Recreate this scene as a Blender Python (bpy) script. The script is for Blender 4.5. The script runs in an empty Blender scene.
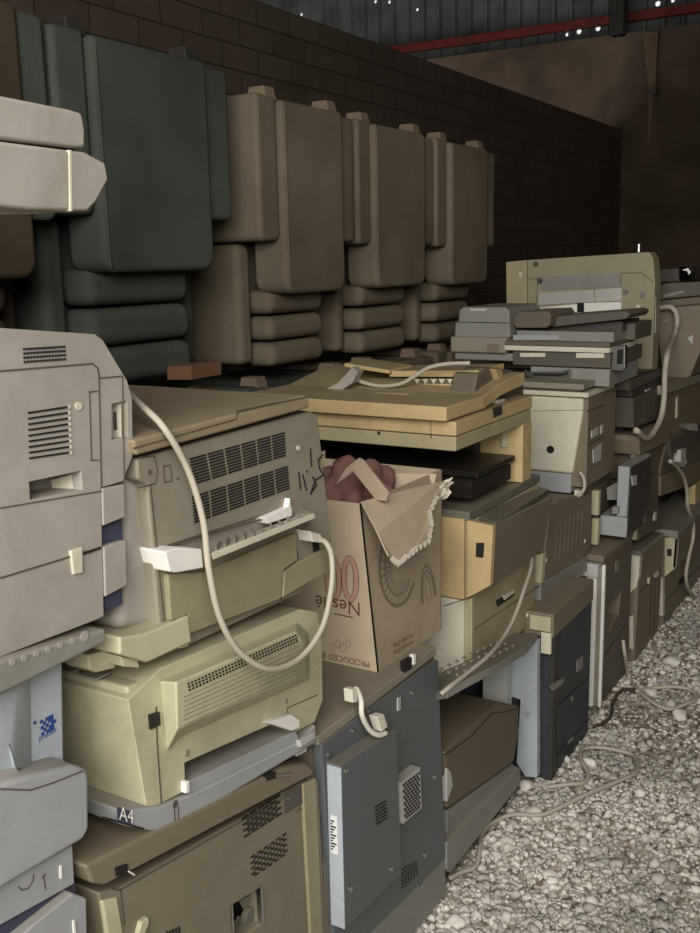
import bpy, bmesh, math, random
import numpy as np
from mathutils import Vector, Matrix, noise

random.seed(7)
SC = bpy.context.scene
COL = SC.collection

# ---------------------------------------------------------------- camera
F, CX, CY, EYE = 1000.0, 350.0, 466.5, 1.55
def _n(v): return v / np.linalg.norm(v)
UP = -_n(np.array([450 - CX, -(5340 - CY), -F]))
_a = np.array([960. - CX, 0, -F]); _yy = -(_a @ UP) / UP[1]
DY = _n(np.array([960. - CX, _yy, -F]))
DX = np.cross(DY, UP)
ROT = np.array([DX, DY, UP])            # camera axes -> world
CPOS = np.array([0, 0, EYE])
cam_d = bpy.data.cameras.new('camera'); cam = bpy.data.objects.new('camera', cam_d); COL.objects.link(cam)
cam_d.sensor_fit = 'VERTICAL'; cam_d.sensor_height = 36.0; cam_d.lens = 36.0 * F / 933.0
cam_d.clip_start = 0.05; cam_d.clip_end = 200
m4 = Matrix([list(ROT[i]) + [CPOS[i]] for i in range(3)] + [[0, 0, 0, 1]])
cam.matrix_world = m4
SC.camera = cam

# ---------------------------------------------------------------- light
w = bpy.data.worlds.new('sky'); SC.world = w; w.use_nodes = True
bg = w.node_tree.nodes['Background']; bg.inputs[0].default_value = (1.0, 0.985, 0.96, 1); bg.inputs[1].default_value = 1.0
def area(name, loc, target, sx, sy, power, col):
    d = bpy.data.lights.new(name, 'AREA'); d.shape = 'RECTANGLE'; d.size = sx; d.size_y = sy; d.energy = power; d.color = col
    o = bpy.data.objects.new(name, d); COL.objects.link(o); o.location = loc
    o.rotation_euler = (Vector(target) - Vector(loc)).to_track_quat('-Z', 'Y').to_euler()
    return o
area('doorway_daylight', (0.55, -1.25, 2.7), (0.1, 3.0, 0.6), 2.6, 2.0, 190, (1.0, 0.975, 0.93))
vs = SC.view_settings
SC.display_settings.display_device = 'sRGB'
vs.view_transform = 'Standard'; vs.look = 'None'; vs.gamma = 1.0; vs.use_curve_mapping = False; vs.exposure = 0.0

# ---------------------------------------------------------------- helpers
def ray(px, py): return ROT @ _n(np.array([px - CX, -(py - CY), -F]))
def WX(px, py, x): r = ray(px, py); return Vector(CPOS + r * (x / r[0]))
def WY(px, py, y): r = ray(px, py); return Vector(CPOS + r * (y / r[1]))
def WZ(px, py, z): r = ray(px, py); return Vector(CPOS + r * ((z - EYE) / r[2]))

def lin(c):
    return tuple(((v / 255) / 12.92 if v / 255 <= 0.04045 else ((v / 255 + 0.055) / 1.055) ** 2.4) for v in c) + (1,)

MATS = {}
def plastic(name, col, rough=0.55, dirt=(96, 84, 66), amt=0.45, dust=0.45, metal=0.0, bump=0.03, scale=6.0, dustcol=(128, 116, 96)):
    m = bpy.data.materials.new(name); m.use_nodes = True; nt = m.node_tree; N = nt.nodes; L = nt.links
    b = N['Principled BSDF']; b.inputs['Roughness'].default_value = rough; b.inputs['Metallic'].default_value = metal
    tc = N.new('ShaderNodeNewGeometry')
    n1 = N.new('ShaderNodeTexNoise'); n1.inputs['Scale'].default_value = scale; n1.inputs['Detail'].default_value = 12; n1.inputs['Roughness'].default_value = 0.78; n1.inputs['Distortion'].default_value = .6
    L.new(tc.outputs['Position'], n1.inputs['Vector'])
    r1 = N.new('ShaderNodeValToRGB'); r1.color_ramp.elements[0].position = 0.43; r1.color_ramp.elements[1].position = 0.70
    L.new(n1.outputs['Fac'], r1.inputs['Fac'])
    mul = N.new('ShaderNodeMath'); mul.operation = 'MULTIPLY'; mul.inputs[1].default_value = amt; L.new(r1.outputs['Color'], mul.inputs[0])
    mix = N.new('ShaderNodeMix'); mix.data_type = 'RGBA'; mix.inputs[6].default_value = lin(col); mix.inputs[7].default_value = lin(dirt)
    L.new(mul.outputs[0], mix.inputs[0])
    # settled dust on upward surfaces
    sx = N.new('ShaderNodeSeparateXYZ'); L.new(tc.outputs['Normal'], sx.inputs[0])
    mr = N.new('ShaderNodeMapRange'); mr.inputs[1].default_value = 0.5; mr.inputs[2].default_value = 0.95; mr.inputs[3].default_value = 0.0; mr.inputs[4].default_value = dust
    L.new(sx.outputs['Z'], mr.inputs[0])
    mix2 = N.new('ShaderNodeMix'); mix2.data_type = 'RGBA'; mix2.inputs[7].default_value = lin(dustcol)
    L.new(mix.outputs[2], mix2.inputs[6]); L.new(mr.outputs[0], mix2.inputs[0]); L.new(mix2.outputs[2], b.inputs['Base Color'])
    # rough fine grain + thin scratches
    n2 = N.new('ShaderNodeTexNoise'); n2.inputs['Scale'].default_value = 420; L.new(tc.outputs['Position'], n2.inputs['Vector'])
    bp = N.new('ShaderNodeBump'); bp.inputs['Strength'].default_value = bump * 4; bp.inputs['Distance'].default_value = 0.001
    L.new(n2.outputs['Fac'], bp.inputs['Height']); L.new(bp.outputs[0], b.inputs['Normal'])
    MATS[name] = m; return m
def fabric(name, c1, c2, weave=260):
    m = bpy.data.materials.new(name); m.use_nodes = True; nt = m.node_tree; N = nt.nodes; L = nt.links
    b = N['Principled BSDF']; b.inputs['Roughness'].default_value = 0.95; b.inputs['Specular IOR Level'].default_value = 0.15
    g = N.new('ShaderNodeNewGeometry')
    n1 = N.new('ShaderNodeTexNoise'); n1.inputs['Scale'].default_value = weave; n1.inputs['Detail'].default_value = 2; L.new(g.outputs['Position'], n1.inputs['Vector'])
    n0 = N.new('ShaderNodeTexNoise'); n0.inputs['Scale'].default_value = 2.5; n0.inputs['Detail'].default_value = 6; L.new(g.outputs['Position'], n0.inputs['Vector'])
    ad = N.new('ShaderNodeMath'); ad.operation = 'MULTIPLY_ADD'; ad.inputs[1].default_value = 0.5; L.new(n1.outputs['Fac'], ad.inputs[0])
    hf = N.new('ShaderNodeMath'); hf.operation = 'MULTIPLY'; hf.inputs[1].default_value = 0.5; L.new(n0.outputs['Fac'], hf.inputs[0]); L.new(hf.outputs[0], ad.inputs[2])
    r = N.new('ShaderNodeValToRGB'); r.color_ramp.elements[0].position = 0.35; r.color_ramp.elements[1].position = 0.65
    r.color_ramp.elements[0].color = lin(c1); r.color_ramp.elements[1].color = lin(c2)
    L.new(ad.outputs[0], r.inputs['Fac']); L.new(r.outputs[0], b.inputs['Base Color'])
    bp = N.new('ShaderNodeBump'); bp.inputs['Strength'].default_value = 0.35; bp.inputs['Distance'].default_value = 0.002
    L.new(n1.outputs['Fac'], bp.inputs['Height']); L.new(bp.outputs[0], b.inputs['Normal'])
    MATS[name] = m; return m
def flat(name, col, rough=0.6, metal=0.0):
    m = bpy.data.materials.new(name); m.use_nodes = True; b = m.node_tree.nodes['Principled BSDF']
    b.inputs['Base Color'].default_value = lin(col); b.inputs['Roughness'].default_value = rough; b.inputs['Metallic'].default_value = metal
    MATS[name] = m; return m

plastic('warm_grey', (164, 159, 149), amt=.35, dust=.25)
plastic('pale_grey', (184, 183, 178), amt=.2, dust=.4)
plastic('cool_grey', (158, 160, 162), amt=.2, dust=.5)
plastic('blue_grey', (94, 99, 102), amt=.3, dust=.5)
plastic('pale_blue', (176, 184, 190), amt=.35, dust=.3)
plastic('mid_grey', (134, 134, 128), amt=.3)
plastic('dark_grey', (84, 80, 72), amt=.35)
plastic('charcoal', (52, 50, 47), amt=.4)
plastic('black_plastic', (22, 22, 22), rough=.35, amt=.2, dust=.1)
plastic('cream', (188, 183, 152), amt=.4, dust=.35)
plastic('pale_cream', (208, 203, 182), amt=.25, dust=.3)
plastic('beige', (166, 155, 122), amt=.35)
plastic('yellow_beige', (190, 166, 120), amt=.4, dust=.5)
plastic('tan_lid', (146, 130, 103), amt=.4, dust=.25)
plastic('olive_tan', (126, 120, 100), amt=.45)
plastic('olive_beige', (150, 143, 114), amt=.35)
plastic('tan_grey', (142, 136, 119), amt=.4)
plastic('taupe', (122, 112, 92), amt=.4)
plastic('brown_grey', (98, 90, 76), amt=.4)
plastic('green_grey', (104, 104, 92), amt=.4, dust=.45)
plastic('dark_navy', (46, 54, 62), amt=.35, dust=.4)
flat('navy', (62, 64, 84)); flat('slot_dark', (26, 23, 19), .9); flat('seam', (84, 76, 62), .9); flat('white', (232, 230, 222), .5)
flat('ink_blue', (40, 66, 132)); flat('ink_brown', (112, 74, 60)); flat('ink_pink', (186, 146, 132)); flat('ink_black', (24, 22, 20))
flat('metal', (190, 190, 188), .3, 1.0); flat('label_white', (226, 228, 226), .6); flat('glass_black', (12, 12, 13), .08)
flat('cable_grey', (176, 168, 152), .6); flat('cable_dark', (70, 62, 52), .7); flat('cable_white', (220, 216, 200), .55)
plastic('foil', (214, 212, 204), rough=.35, amt=.2, metal=.5, dust=0)
plastic('cardboard', (168, 150, 128), rough=.85, dirt=(120, 100, 82), amt=.5, dust=0, scale=9)
plastic('cardboard_pale', (196, 178, 152), rough=.85, dirt=(140, 120, 100), amt=.3, dust=0, scale=9)
plastic('torn_paper', (226, 216, 200), rough=.9, amt=.1, dust=0)
plastic('pink_cloth', (124, 88, 80), rough=.95, dirt=(90, 50, 46), amt=.6, dust=0, scale=12)
plastic('leg_wood', (138, 120, 98), rough=.8, amt=.4, dust=.1)
plastic('red_wood', (130, 90, 64), rough=.8, amt=.4, dust=.1)
fabric('brown_fabric', (100, 91, 76), (146, 135, 114), 420)
fabric('slate_fabric', (62, 65, 60), (92, 94, 87), 420)
fabric('dark_fabric', (52, 46, 38), (88, 76, 60), 420)

def srgbnoise_mat(name, cols, scale, rough=.95, bump=.5, dist=.01, detail=10):
    m = bpy.data.materials.new(name); m.use_nodes = True; nt = m.node_tree; N = nt.nodes; L = nt.links
    b = N['Principled BSDF']; b.inputs['Roughness'].default_value = rough
    g = N.new('ShaderNodeNewGeometry'); n = N.new('ShaderNodeTexNoise'); n.inputs['Scale'].default_value = scale; n.inputs['Detail'].default_value = detail
    L.new(g.outputs['Position'], n.inputs['Vector'])
    r = N.new('ShaderNodeValToRGB'); r.color_ramp.elements[0].position = .35; r.color_ramp.elements[1].position = .68
    r.color_ramp.elements[0].color = lin(cols[0]); r.color_ramp.elements[1].color = lin(cols[1])
    L.new(n.outputs['Fac'], r.inputs['Fac']); L.new(r.outputs[0], b.inputs['Base Color'])
    bp = N.new('ShaderNodeBump'); bp.inputs['Strength'].default_value = bump; bp.inputs['Distance'].default_value = dist
    L.new(n.outputs['Fac'], bp.inputs['Height']); L.new(bp.outputs[0], b.inputs['Normal'])
    MATS[name] = m; return m

class Part:
    """Collects closed shapes in world coordinates; becomes one mesh."""
    def __init__(s, name, mat, bevel=0.0, label=None, smooth=False, kind=None):
        s.name, s.mat, s.bevel, s.label, s.smooth, s.kind = name, mat, bevel, label, smooth, kind
        s.v, s.f, s.kids, s.cutters, s.marks = [], [], [], [], []
    def add(s, vs, fs):
        s.marks.append((len(s.v), len(s.f))); o = len(s.v); s.v += [Vector(a) for a in vs]; s.f += [tuple(i + o for i in f) for f in fs]; return s
    def loft(s, A, B):
        n = len(A); A = [Vector(a) for a in A]; B = [Vector(b) for b in B]
        return s.add(A + B, [tuple(range(n)), tuple(range(2 * n - 1, n - 1, -1))] + [(i, i + n, (i + 1) % n + n, (i + 1) % n) for i in range(n)])
    def poly(s, pts, vec):
        return s.loft(pts, [Vector(p) + Vector(vec) for p in pts])
    def fx(s, pix, x, d):                       # outline on the plane X=x, d metres deep towards -X
        return s.poly([WX(a, b, x) for a, b in pix], (-d, 0, 0))
    def rbox(s, x0, x1, y0, y1, z0, z1, r, top=0.0, n=5):     # box whose lower corners are rounded seen from the front
        P = [(y0, z1), (y1, z1)]
        P += [(y1 - r + r * math.cos(-a * math.pi / 2 / n), z0 + r + r * math.sin(-a * math.pi / 2 / n)) for a in range(n + 1)]
        P += [(y0 + r - r * math.sin(a * math.pi / 2 / n), z0 + r - r * math.cos(a * math.pi / 2 / n)) for a in range(n + 1)]
        return s.yz(P, x1, x1 - x0)
    def hole(s, pix, x, d, out=.03):            # cutter: outline on X=x, from out in front to d behind
        return s.poly([WX(a, b, x) + Vector((out, 0, 0)) for a, b in pix], (-d - out, 0, 0))
    def fy(s, pix, y, d):
        return s.poly([WY(a, b, y) for a, b in pix], (0, d, 0))
    def yz(s, pts, x, d):
        return s.poly([(x, a, b) for a, b in pts], (-d, 0, 0))
    def box(s, x0, x1, y0, y1, z0, z1):
        return s.poly([(x0, y0, z0), (x1, y0, z0), (x1, y1, z0), (x0, y1, z0)], (0, 0, z1 - z0))
    def tube(s, pts, r, n=8, smooth_n=6, radii=None):
        pts = [Vector(p) for p in pts]
        if smooth_n > 1 and len(pts) > 2:
            q = [pts[0] * 2 - pts[1]] + pts + [pts[-1] * 2 - pts[-2]]; out = []
            for i in range(1, len(q) - 2):
                for k in range(smooth_n):
                    t = k / smooth_n; a, b, c, d = q[i - 1:i + 3]
                    out.append(0.5 * ((2 * b) + (c - a) * t + (2 * a - 5 * b + 4 * c - d) * t * t + (3 * b - a - 3 * c + d) * t ** 3))
            out.append(pts[-1]); pts = out
        vs, fs = [], []; nrm = None
        for i, p in enumerate(pts):
            t = (pts[min(i + 1, len(pts) - 1)] - pts[max(i - 1, 0)]).normalized()
            if nrm is None: nrm = t.orthogonal().normalized()
            nrm = (nrm - t * nrm.dot(t)).normalized(); bn = t.cross(nrm)
            for k in range(n):
                a = 2 * math.pi * k / n; vs.append(p + (nrm * math.cos(a) + bn * math.sin(a)) * r)
        for i in range(len(pts) - 1):
            for k in range(n):
                fs.append((i * n + k, i * n + (k + 1) % n, (i + 1) * n + (k + 1) % n, (i + 1) * n + k))
        fs += [tuple(range(n - 1, -1, -1)), tuple((len(pts) - 1) * n + k for k in range(n))]
        return s.add(vs, fs)
    def disc(s, c, axis, r, h, n=16):
        c = Vector(c); ax = Vector(axis).normalized(); u = ax.orthogonal().normalized(); v = ax.cross(u)
        ring = [c + (u * math.cos(2 * math.pi * k / n) + v * math.sin(2 * math.pi * k / n)) * r for k in range(n)]
        return s.poly(ring, ax * h)
    def lines(s, pix, x, wpx=1.0, th=0.0012, axis='X'):
        """a thin groove line along pixel points on a face, given width in metres"""
        P = [(WX(a, b, x) if axis == 'X' else WY(a, b, x)) for a, b in pix]
        nx = Vector((1, 0, 0)) if axis == 'X' else Vector((0, -1, 0))
        for a, b in zip(P[:-1], P[1:]):
            t = (b - a).normalized(); sd = t.cross(nx).normalized() * (0.0011 * wpx)
            a2, b2 = a - t * 0.0008, b + t * 0.0008
            s.poly([a2 + sd - nx * .002, b2 + sd - nx * .002, b2 - sd - nx * .002, a2 - sd - nx * .002], nx * (0.002 + th))
        return s
    def slots(s, quad, nx, ny, fx_, fy_, x, th=0.0015, axis='X', brick=False):  # dark raised bars; their colour stands in for the shade inside openings
        Q = [(WX(a, b, x) if axis == 'X' else WY(a, b, x)) for a, b in quad]   # TL TR BR BL
        nr = Vector((1, 0, 0)) if axis == 'X' else Vector((0, -1, 0))
        def at(u, v): return (Q[0] * (1 - u) + Q[1] * u) * (1 - v) + (Q[3] * (1 - u) + Q[2] * u) * v
        for j in range(ny):
            for i in range(nx):
                sh = (0.5 / nx if (brick and j % 2) else 0)
                u0 = (i + (1 - fx_) / 2) / nx + sh; u1 = (i + (1 + fx_) / 2) / nx + sh
                if u1 > 1.001: continue
                v0 = (j + (1 - fy_) / 2) / ny; v1 = (j + (1 + fy_) / 2) / ny
                s.poly([p - nr * .002 for p in (at(u0, v0), at(u1, v0), at(u1, v1), at(u0, v1))], nr * (0.002 + th))
        return s
    def text(s, body, org, u, v, size, th=0.0008):
        c = bpy.data.curves.new('t', 'FONT'); c.body = body; c.size = 1.0; c.extrude = 0.0
        o = bpy.data.objects.new('t', c); COL.objects.link(o); bpy.context.view_layer.update()
        me = bpy.data.meshes.new_from_object(o.evaluated_get(bpy.context.evaluated_depsgraph_get()))
        bpy.data.objects.remove(o); bpy.data.curves.remove(c)
        u = Vector(u).normalized(); v = Vector(v).normalized(); nrm = u.cross(v); org = Vector(org)
        vs = [org + u * q.co.x * size + v * q.co.y * size + nrm * th for q in me.vertices]
        s.add(vs, [tuple(p.vertices) for p in me.polygons]); bpy.data.meshes.remove(me); return s
    def sub(s, p): s.kids.append(p); return p
    def cut(s):                                  # a cutter shape subtracted from this part
        c = Part('cut', 'white'); s.cutters.append(c); return c
    def mesh(s, off):
        me = bpy.data.meshes.new(s.name); me.from_pydata([tuple(a - off) for a in s.v], [], s.f)
        bm = bmesh.new(); bm.from_mesh(me); bmesh.ops.recalc_face_normals(bm, faces=bm.faces); bm.to_mesh(me); bm.free()
        if s.cutters:
            o = bpy.data.objects.new('tmp', me); COL.objects.link(o); cs = []
            for c in s.cutters:
                co = bpy.data.objects.new('tmpc', c.mesh(off)); COL.objects.link(co); cs.append(co)
                md = o.modifiers.new('b', 'BOOLEAN'); md.operation = 'DIFFERENCE'; md.solver = 'EXACT'; md.object = co
            bpy.context.view_layer.update()
            me2 = bpy.data.meshes.new_from_object(o.evaluated_get(bpy.context.evaluated_depsgraph_get()))
            for x in cs + [o]: bpy.data.objects.remove(x)
            me = me2; me.name = s.name
        me.materials.clear(); me.materials.append(MATS[s.mat])
        if s.smooth:
            for p in me.polygons: p.use_smooth = True
        return me
    def build(s, parent, off):
        o = bpy.data.objects.new(s.name, s.mesh(off)); COL.objects.link(o)
        if parent: o.parent = parent
        if s.bevel:
            b = o.modifiers.new('bevel', 'BEVEL'); b.width = s.bevel * (.62 if s.bevel < .02 else 1); b.segments = 3; b.limit_method = 'ANGLE'; b.angle_limit = math.radians(30)
            for p in o.data.polygons: p.use_smooth = True
            b.harden_normals = True
        if s.label: o['label'] = s.label
        if s.kind: o['kind'] = s.kind
        for k in s.kids: k.build(o, Vector((0, 0, 0)) if parent is None and off == Vector((0, 0, 0)) else off)
        return o

SPLIT = {'screw', 'plug', 'key', 'foot', 'latch', 'white_tab', 'foil_strip', 'white_strip', 'latch_pin', 'catch', 'button', 'window_frame', 'connector', 'tray_guide', 'side_plate', 'lid_latch', 'feeder_tray', 'switch', 'slot', 'mark', 'upper_housing'}
class Thing:
    def __init__(s, name, label, cat, group=None, kind=None):
        s.name, s.label, s.cat, s.group, s.kind, s.parts = name, label, cat, group, kind, []
    def part(s, *a, **k): p = Part(*a, **k); s.parts.append(p); return p
    def _split(s, p, holder=None):
        for k in list(p.kids): s._split(k, p)
        if p.name in SPLIT and len(p.marks) > 1 and not p.kids and not p.cutters:
            L = holder.kids if holder else s.parts; i = L.index(p); L.remove(p)
            for a, (v0, f0) in enumerate(p.marks):
                v1, f1 = p.marks[a + 1] if a + 1 < len(p.marks) else (len(p.v), len(p.f))
                q = Part(p.name, p.mat, p.bevel, p.label, p.smooth); q.v = p.v[v0:v1]; q.f = [tuple(x - v0 for x in f) for f in p.f[f0:f1]]; L.insert(i + a, q)
    def tag(s, r):
        if s.label: r['label'] = s.label
        if s.cat: r['category'] = s.cat
        if s.group: r['group'] = s.group
        if s.kind: r['kind'] = s.kind
    def build(s):
        for p in list(s.parts):
            s._split(p)
        V = [v for p in s.parts for v in p.v]
        lo = Vector([min(v[i] for v in V) for i in range(3)]); hi = Vector([max(v[i] for v in V) for i in range(3)])
        off = Vector(((lo.x + hi.x) / 2, (lo.y + hi.y) / 2, lo.z))
        if len(s.parts) == 1 and not s.parts[0].kids:
            p = s.parts[0]; p.name = s.name; r = p.build(None, off); r.location = off
        else:
            r = bpy.data.objects.new(s.name, None); r.empty_display_size = .1; COL.objects.link(r); r.location = off
            for p in s.parts: p.build(r, off)
        s.tag(r); return r
def structure(name, mat, fn, bevel=0):
    t = Thing(name, None, None, kind='structure'); p = t.part(name, mat, bevel); fn(p); return t.build()

# ================================================================ SETTING
def block_mat():
    m = bpy.data.materials.new('block_wall'); m.use_nodes = True; nt = m.node_tree; N = nt.nodes; L = nt.links
    b = N['Principled BSDF']; b.inputs['Roughness'].default_value = .95
    g = N.new('ShaderNodeNewGeometry'); sx = N.new('ShaderNodeSeparateXYZ'); L.new(g.outputs['Position'], sx.inputs[0])
    cb = N.new('ShaderNodeCombineXYZ'); L.new(sx.outputs['Y'], cb.inputs[0]); L.new(sx.outputs['Z'], cb.inputs[1])
    br = N.new('ShaderNodeTexBrick'); br.inputs['Scale'].default_value = 1; br.inputs['Brick Width'].default_value = .42; br.inputs['Row Height'].default_value = .17
    br.inputs['Mortar Size'].default_value = .006; br.inputs['Mortar Smooth'].default_value = .4
    br.inputs['Color1'].default_value = lin((112, 97, 84)); br.inputs['Color2'].default_value = lin((124, 109, 95)); br.inputs['Mortar'].default_value = lin((78, 64, 52))
    L.new(cb.outputs[0], br.inputs['Vector'])
    n = N.new('ShaderNodeTexNoise'); n.inputs['Scale'].default_value = 3; n.inputs['Detail'].default_value = 10; L.new(g.outputs['Position'], n.inputs['Vector'])
    mx = N.new('ShaderNodeMix'); mx.data_type = 'RGBA'; mx.blend_type = 'MULTIPLY'; mx.inputs[0].default_value = .35
    L.new(br.outputs['Color'], mx.inputs[6]); L.new(n.outputs['Fac'], mx.inputs[7]); L.new(mx.outputs[2], b.inputs['Base Color'])
    bp = N.new('ShaderNodeBump'); bp.invert = True; bp.inputs['Strength'].default_value = .6; bp.inputs['Distance'].default_value = .01
    L.new(br.outputs['Fac'], bp.inputs['Height']); L.new(bp.outputs[0], b.inputs['Normal']); MATS['block_wall'] = m
block_mat()
srgbnoise_mat('plaster', ((96, 80, 68), (128, 110, 94)), 1.6, bump=.2)
srgbnoise_mat('stained_plaster', ((120, 100, 80), (150, 130, 106)), 2.5, bump=.2)
srgbnoise_mat('metal_sheet', ((96, 100, 98), (130, 134, 130)), 2.2, rough=.5, bump=.1)
srgbnoise_mat('roof_sheet', ((60, 60, 58), (80, 80, 78)), 2.2, rough=.6, bump=.1)
srgbnoise_mat('gravel_ground', ((98, 86, 70), (190, 180, 162)), 45, bump=1.0, dist=.008)
def stone_mat(name, a, bb):
    m = srgbnoise_mat(name, (a, bb), 30, bump=.5, dist=.003)
    nt = m.node_tree; N = nt.nodes; L = nt.links; b = N['Principled BSDF']
    at = N.new('ShaderNodeAttribute'); at.attribute_name = 'tone'; mx = N.new('ShaderNodeMix'); mx.data_type = 'RGBA'; mx.blend_type = 'MULTIPLY'; mx.inputs[0].default_value = 1
    src = b.inputs['Base Color'].links[0].from_socket; L.new(src, mx.inputs[6]); L.new(at.outputs['Color'], mx.inputs[7]); L.new(mx.outputs[2], b.inputs['Base Color'])
stone_mat('stone', (214, 207, 192), (242, 237, 226))
srgbnoise_mat('white_stone', ((206, 200, 186), (232, 228, 218)), 20, bump=.3, dist=.003)

# left partition wall, far wall, cladding
structure('wall_left', 'block_wall', lambda p: p.box(-4.7, -4.5, -5, 15.6, 0, 3.4))
structure('wall_far', 'plaster', lambda p: p.box(-12, 6, 15.6, 15.85, 0, 4.76))
structure('wall_right', 'plaster', lambda p: p.box(6, 6.2, -5, 15.85, 0, 7.2))
structure('wall_outer', 'metal_sheet', lambda p: p.box(-12.2, -12, -5, 15.85, 0, 7.2))
structure('wall_blocker_left', 'plaster', lambda p: p.box(-12, -0.9, -3.4, -3.2, 0, 7.2))  # three unseen walls added behind the camera to narrow the incoming sky light
structure('wall_blocker_right', 'plaster', lambda p: p.box(3.2, 6, -3.4, -3.2, 0, 7.2))
structure('wall_blocker_upper', 'plaster', lambda p: p.box(-.9, 3.2, -3.4, -3.2, 4.0, 7.2))
structure('ceiling', 'roof_sheet', lambda p: p.box(-12.2, 6.2, -5, 16, 7.2, 7.3))
def clad(p):
    p.box(-12, 6, 15.84, 15.87, 4.76, 7.2)
    for a, b in ((374, 1), (388, 1.5), (578, 31), (597, 28), (657, 3), (672, 0), (416, 9), (566, 34), (300, 14)):
        c = WY(a, b, 15.8); p.cut().disc(c, (0, 1, 0), .04 if b in (31, 28, 3) else .028, .3, 8)
structure('wall_upper', 'metal_sheet', clad)
def ribs(p):
    x = -11.9
    while x < 5.9:
        p.poly([(x, 15.84, 4.8), (x + .03, 15.79, 4.8), (x + .07, 15.79, 4.8), (x + .10, 15.84, 4.8)], (0, 0, 2.4)); x += .28
structure('trim_1', 'metal_sheet', ribs)                       # raised ribs of the metal cladding
MATS['red_paint'] = srgbnoise_mat('red_paint', ((104, 36, 30), (134, 48, 40)), 4, rough=.6, bump=.1)
t = Thing('steel_beam', 'long red-painted steel beam running along the metal cladding above the far wall', 'beam')
p = t.part('beam', 'red_paint', .01); p.box(-12, 6, 15.64, 15.78, 4.93, 5.05); t.build()
t = Thing('steel_column', 'dark steel post crossing the red beam at the top of the far wall', 'column')
p = t.part('column', 'charcoal', 0)
c0 = WY(611, 10, 15.5).x; c1 = WY(625, 10, 15.5).x
p.box(c0, c1, 15.44, 15.46, 4.72, 7.2); p.box(c0, c1, 15.60, 15.62, 4.72, 7.2); p.box((c0 + c1) / 2 - .01, (c0 + c1) / 2 + .01, 15.46, 15.60, 4.72, 7.2); t.build()
structure('trim_2', 'stained_plaster', lambda p: p.loft([WY(a, b, 15.6) for a, b in ((644, 32), (659, 31), (656, 90), (650, 150), (647, 150), (648, 90))], [WY(a, b, 15.56) for a, b in ((645, 32), (658, 31), (655, 90), (650, 148), (647, 148), (649, 90))]))
t = Thing('pipe_stub', 'small round pipe stub low on the pale stain strip of the far wall', 'pipe')
p = t.part('pipe', 'brown_grey'); p.disc(WY(654, 92, 15.56), (0, -1, 0), .07, .12); t.build()

# ground: displaced grid and scattered gravel
def ground():
    def h(x, y):
        return 0.028 * noise.noise(Vector((x * 1.3, y * 1.3, 0))) + 0.014 * noise.noise(Vector((x * 6, y * 6, 3))) + 0.016 * noise.noise(Vector((x * 20, y * 20, 7)))
    globals()['ground_h'] = lambda x, y: h(x, y) * (1 if x > -.9 else max(0, 1 + (x + .9) * 4)) - .012
    xs = np.concatenate([np.linspace(-5, -1.1, 30), np.arange(-1.08, 1.6, .022), np.linspace(1.65, 6, 40)])
    ys = np.concatenate([np.linspace(-5, 1.2, 40), np.arange(1.22, 6.2, .024), np.linspace(6.3, 15.7, 60)])
    V = [(x, y, ground_h(x, y)) for y in ys for x in xs]; nx = len(xs)
    Fc = [(j * nx + i, j * nx + i + 1, (j + 1) * nx + i + 1, (j + 1) * nx + i) for j in range(len(ys) - 1) for i in range(nx - 1)]
    me = bpy.data.meshes.new('floor'); me.from_pydata(V, [], Fc); me.materials.append(MATS['gravel_ground'])
    for q in me.polygons: q.use_smooth = True
    o = bpy.data.objects.new('floor', me); COL.objects.link(o); o['kind'] = 'structure'
ground()
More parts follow.
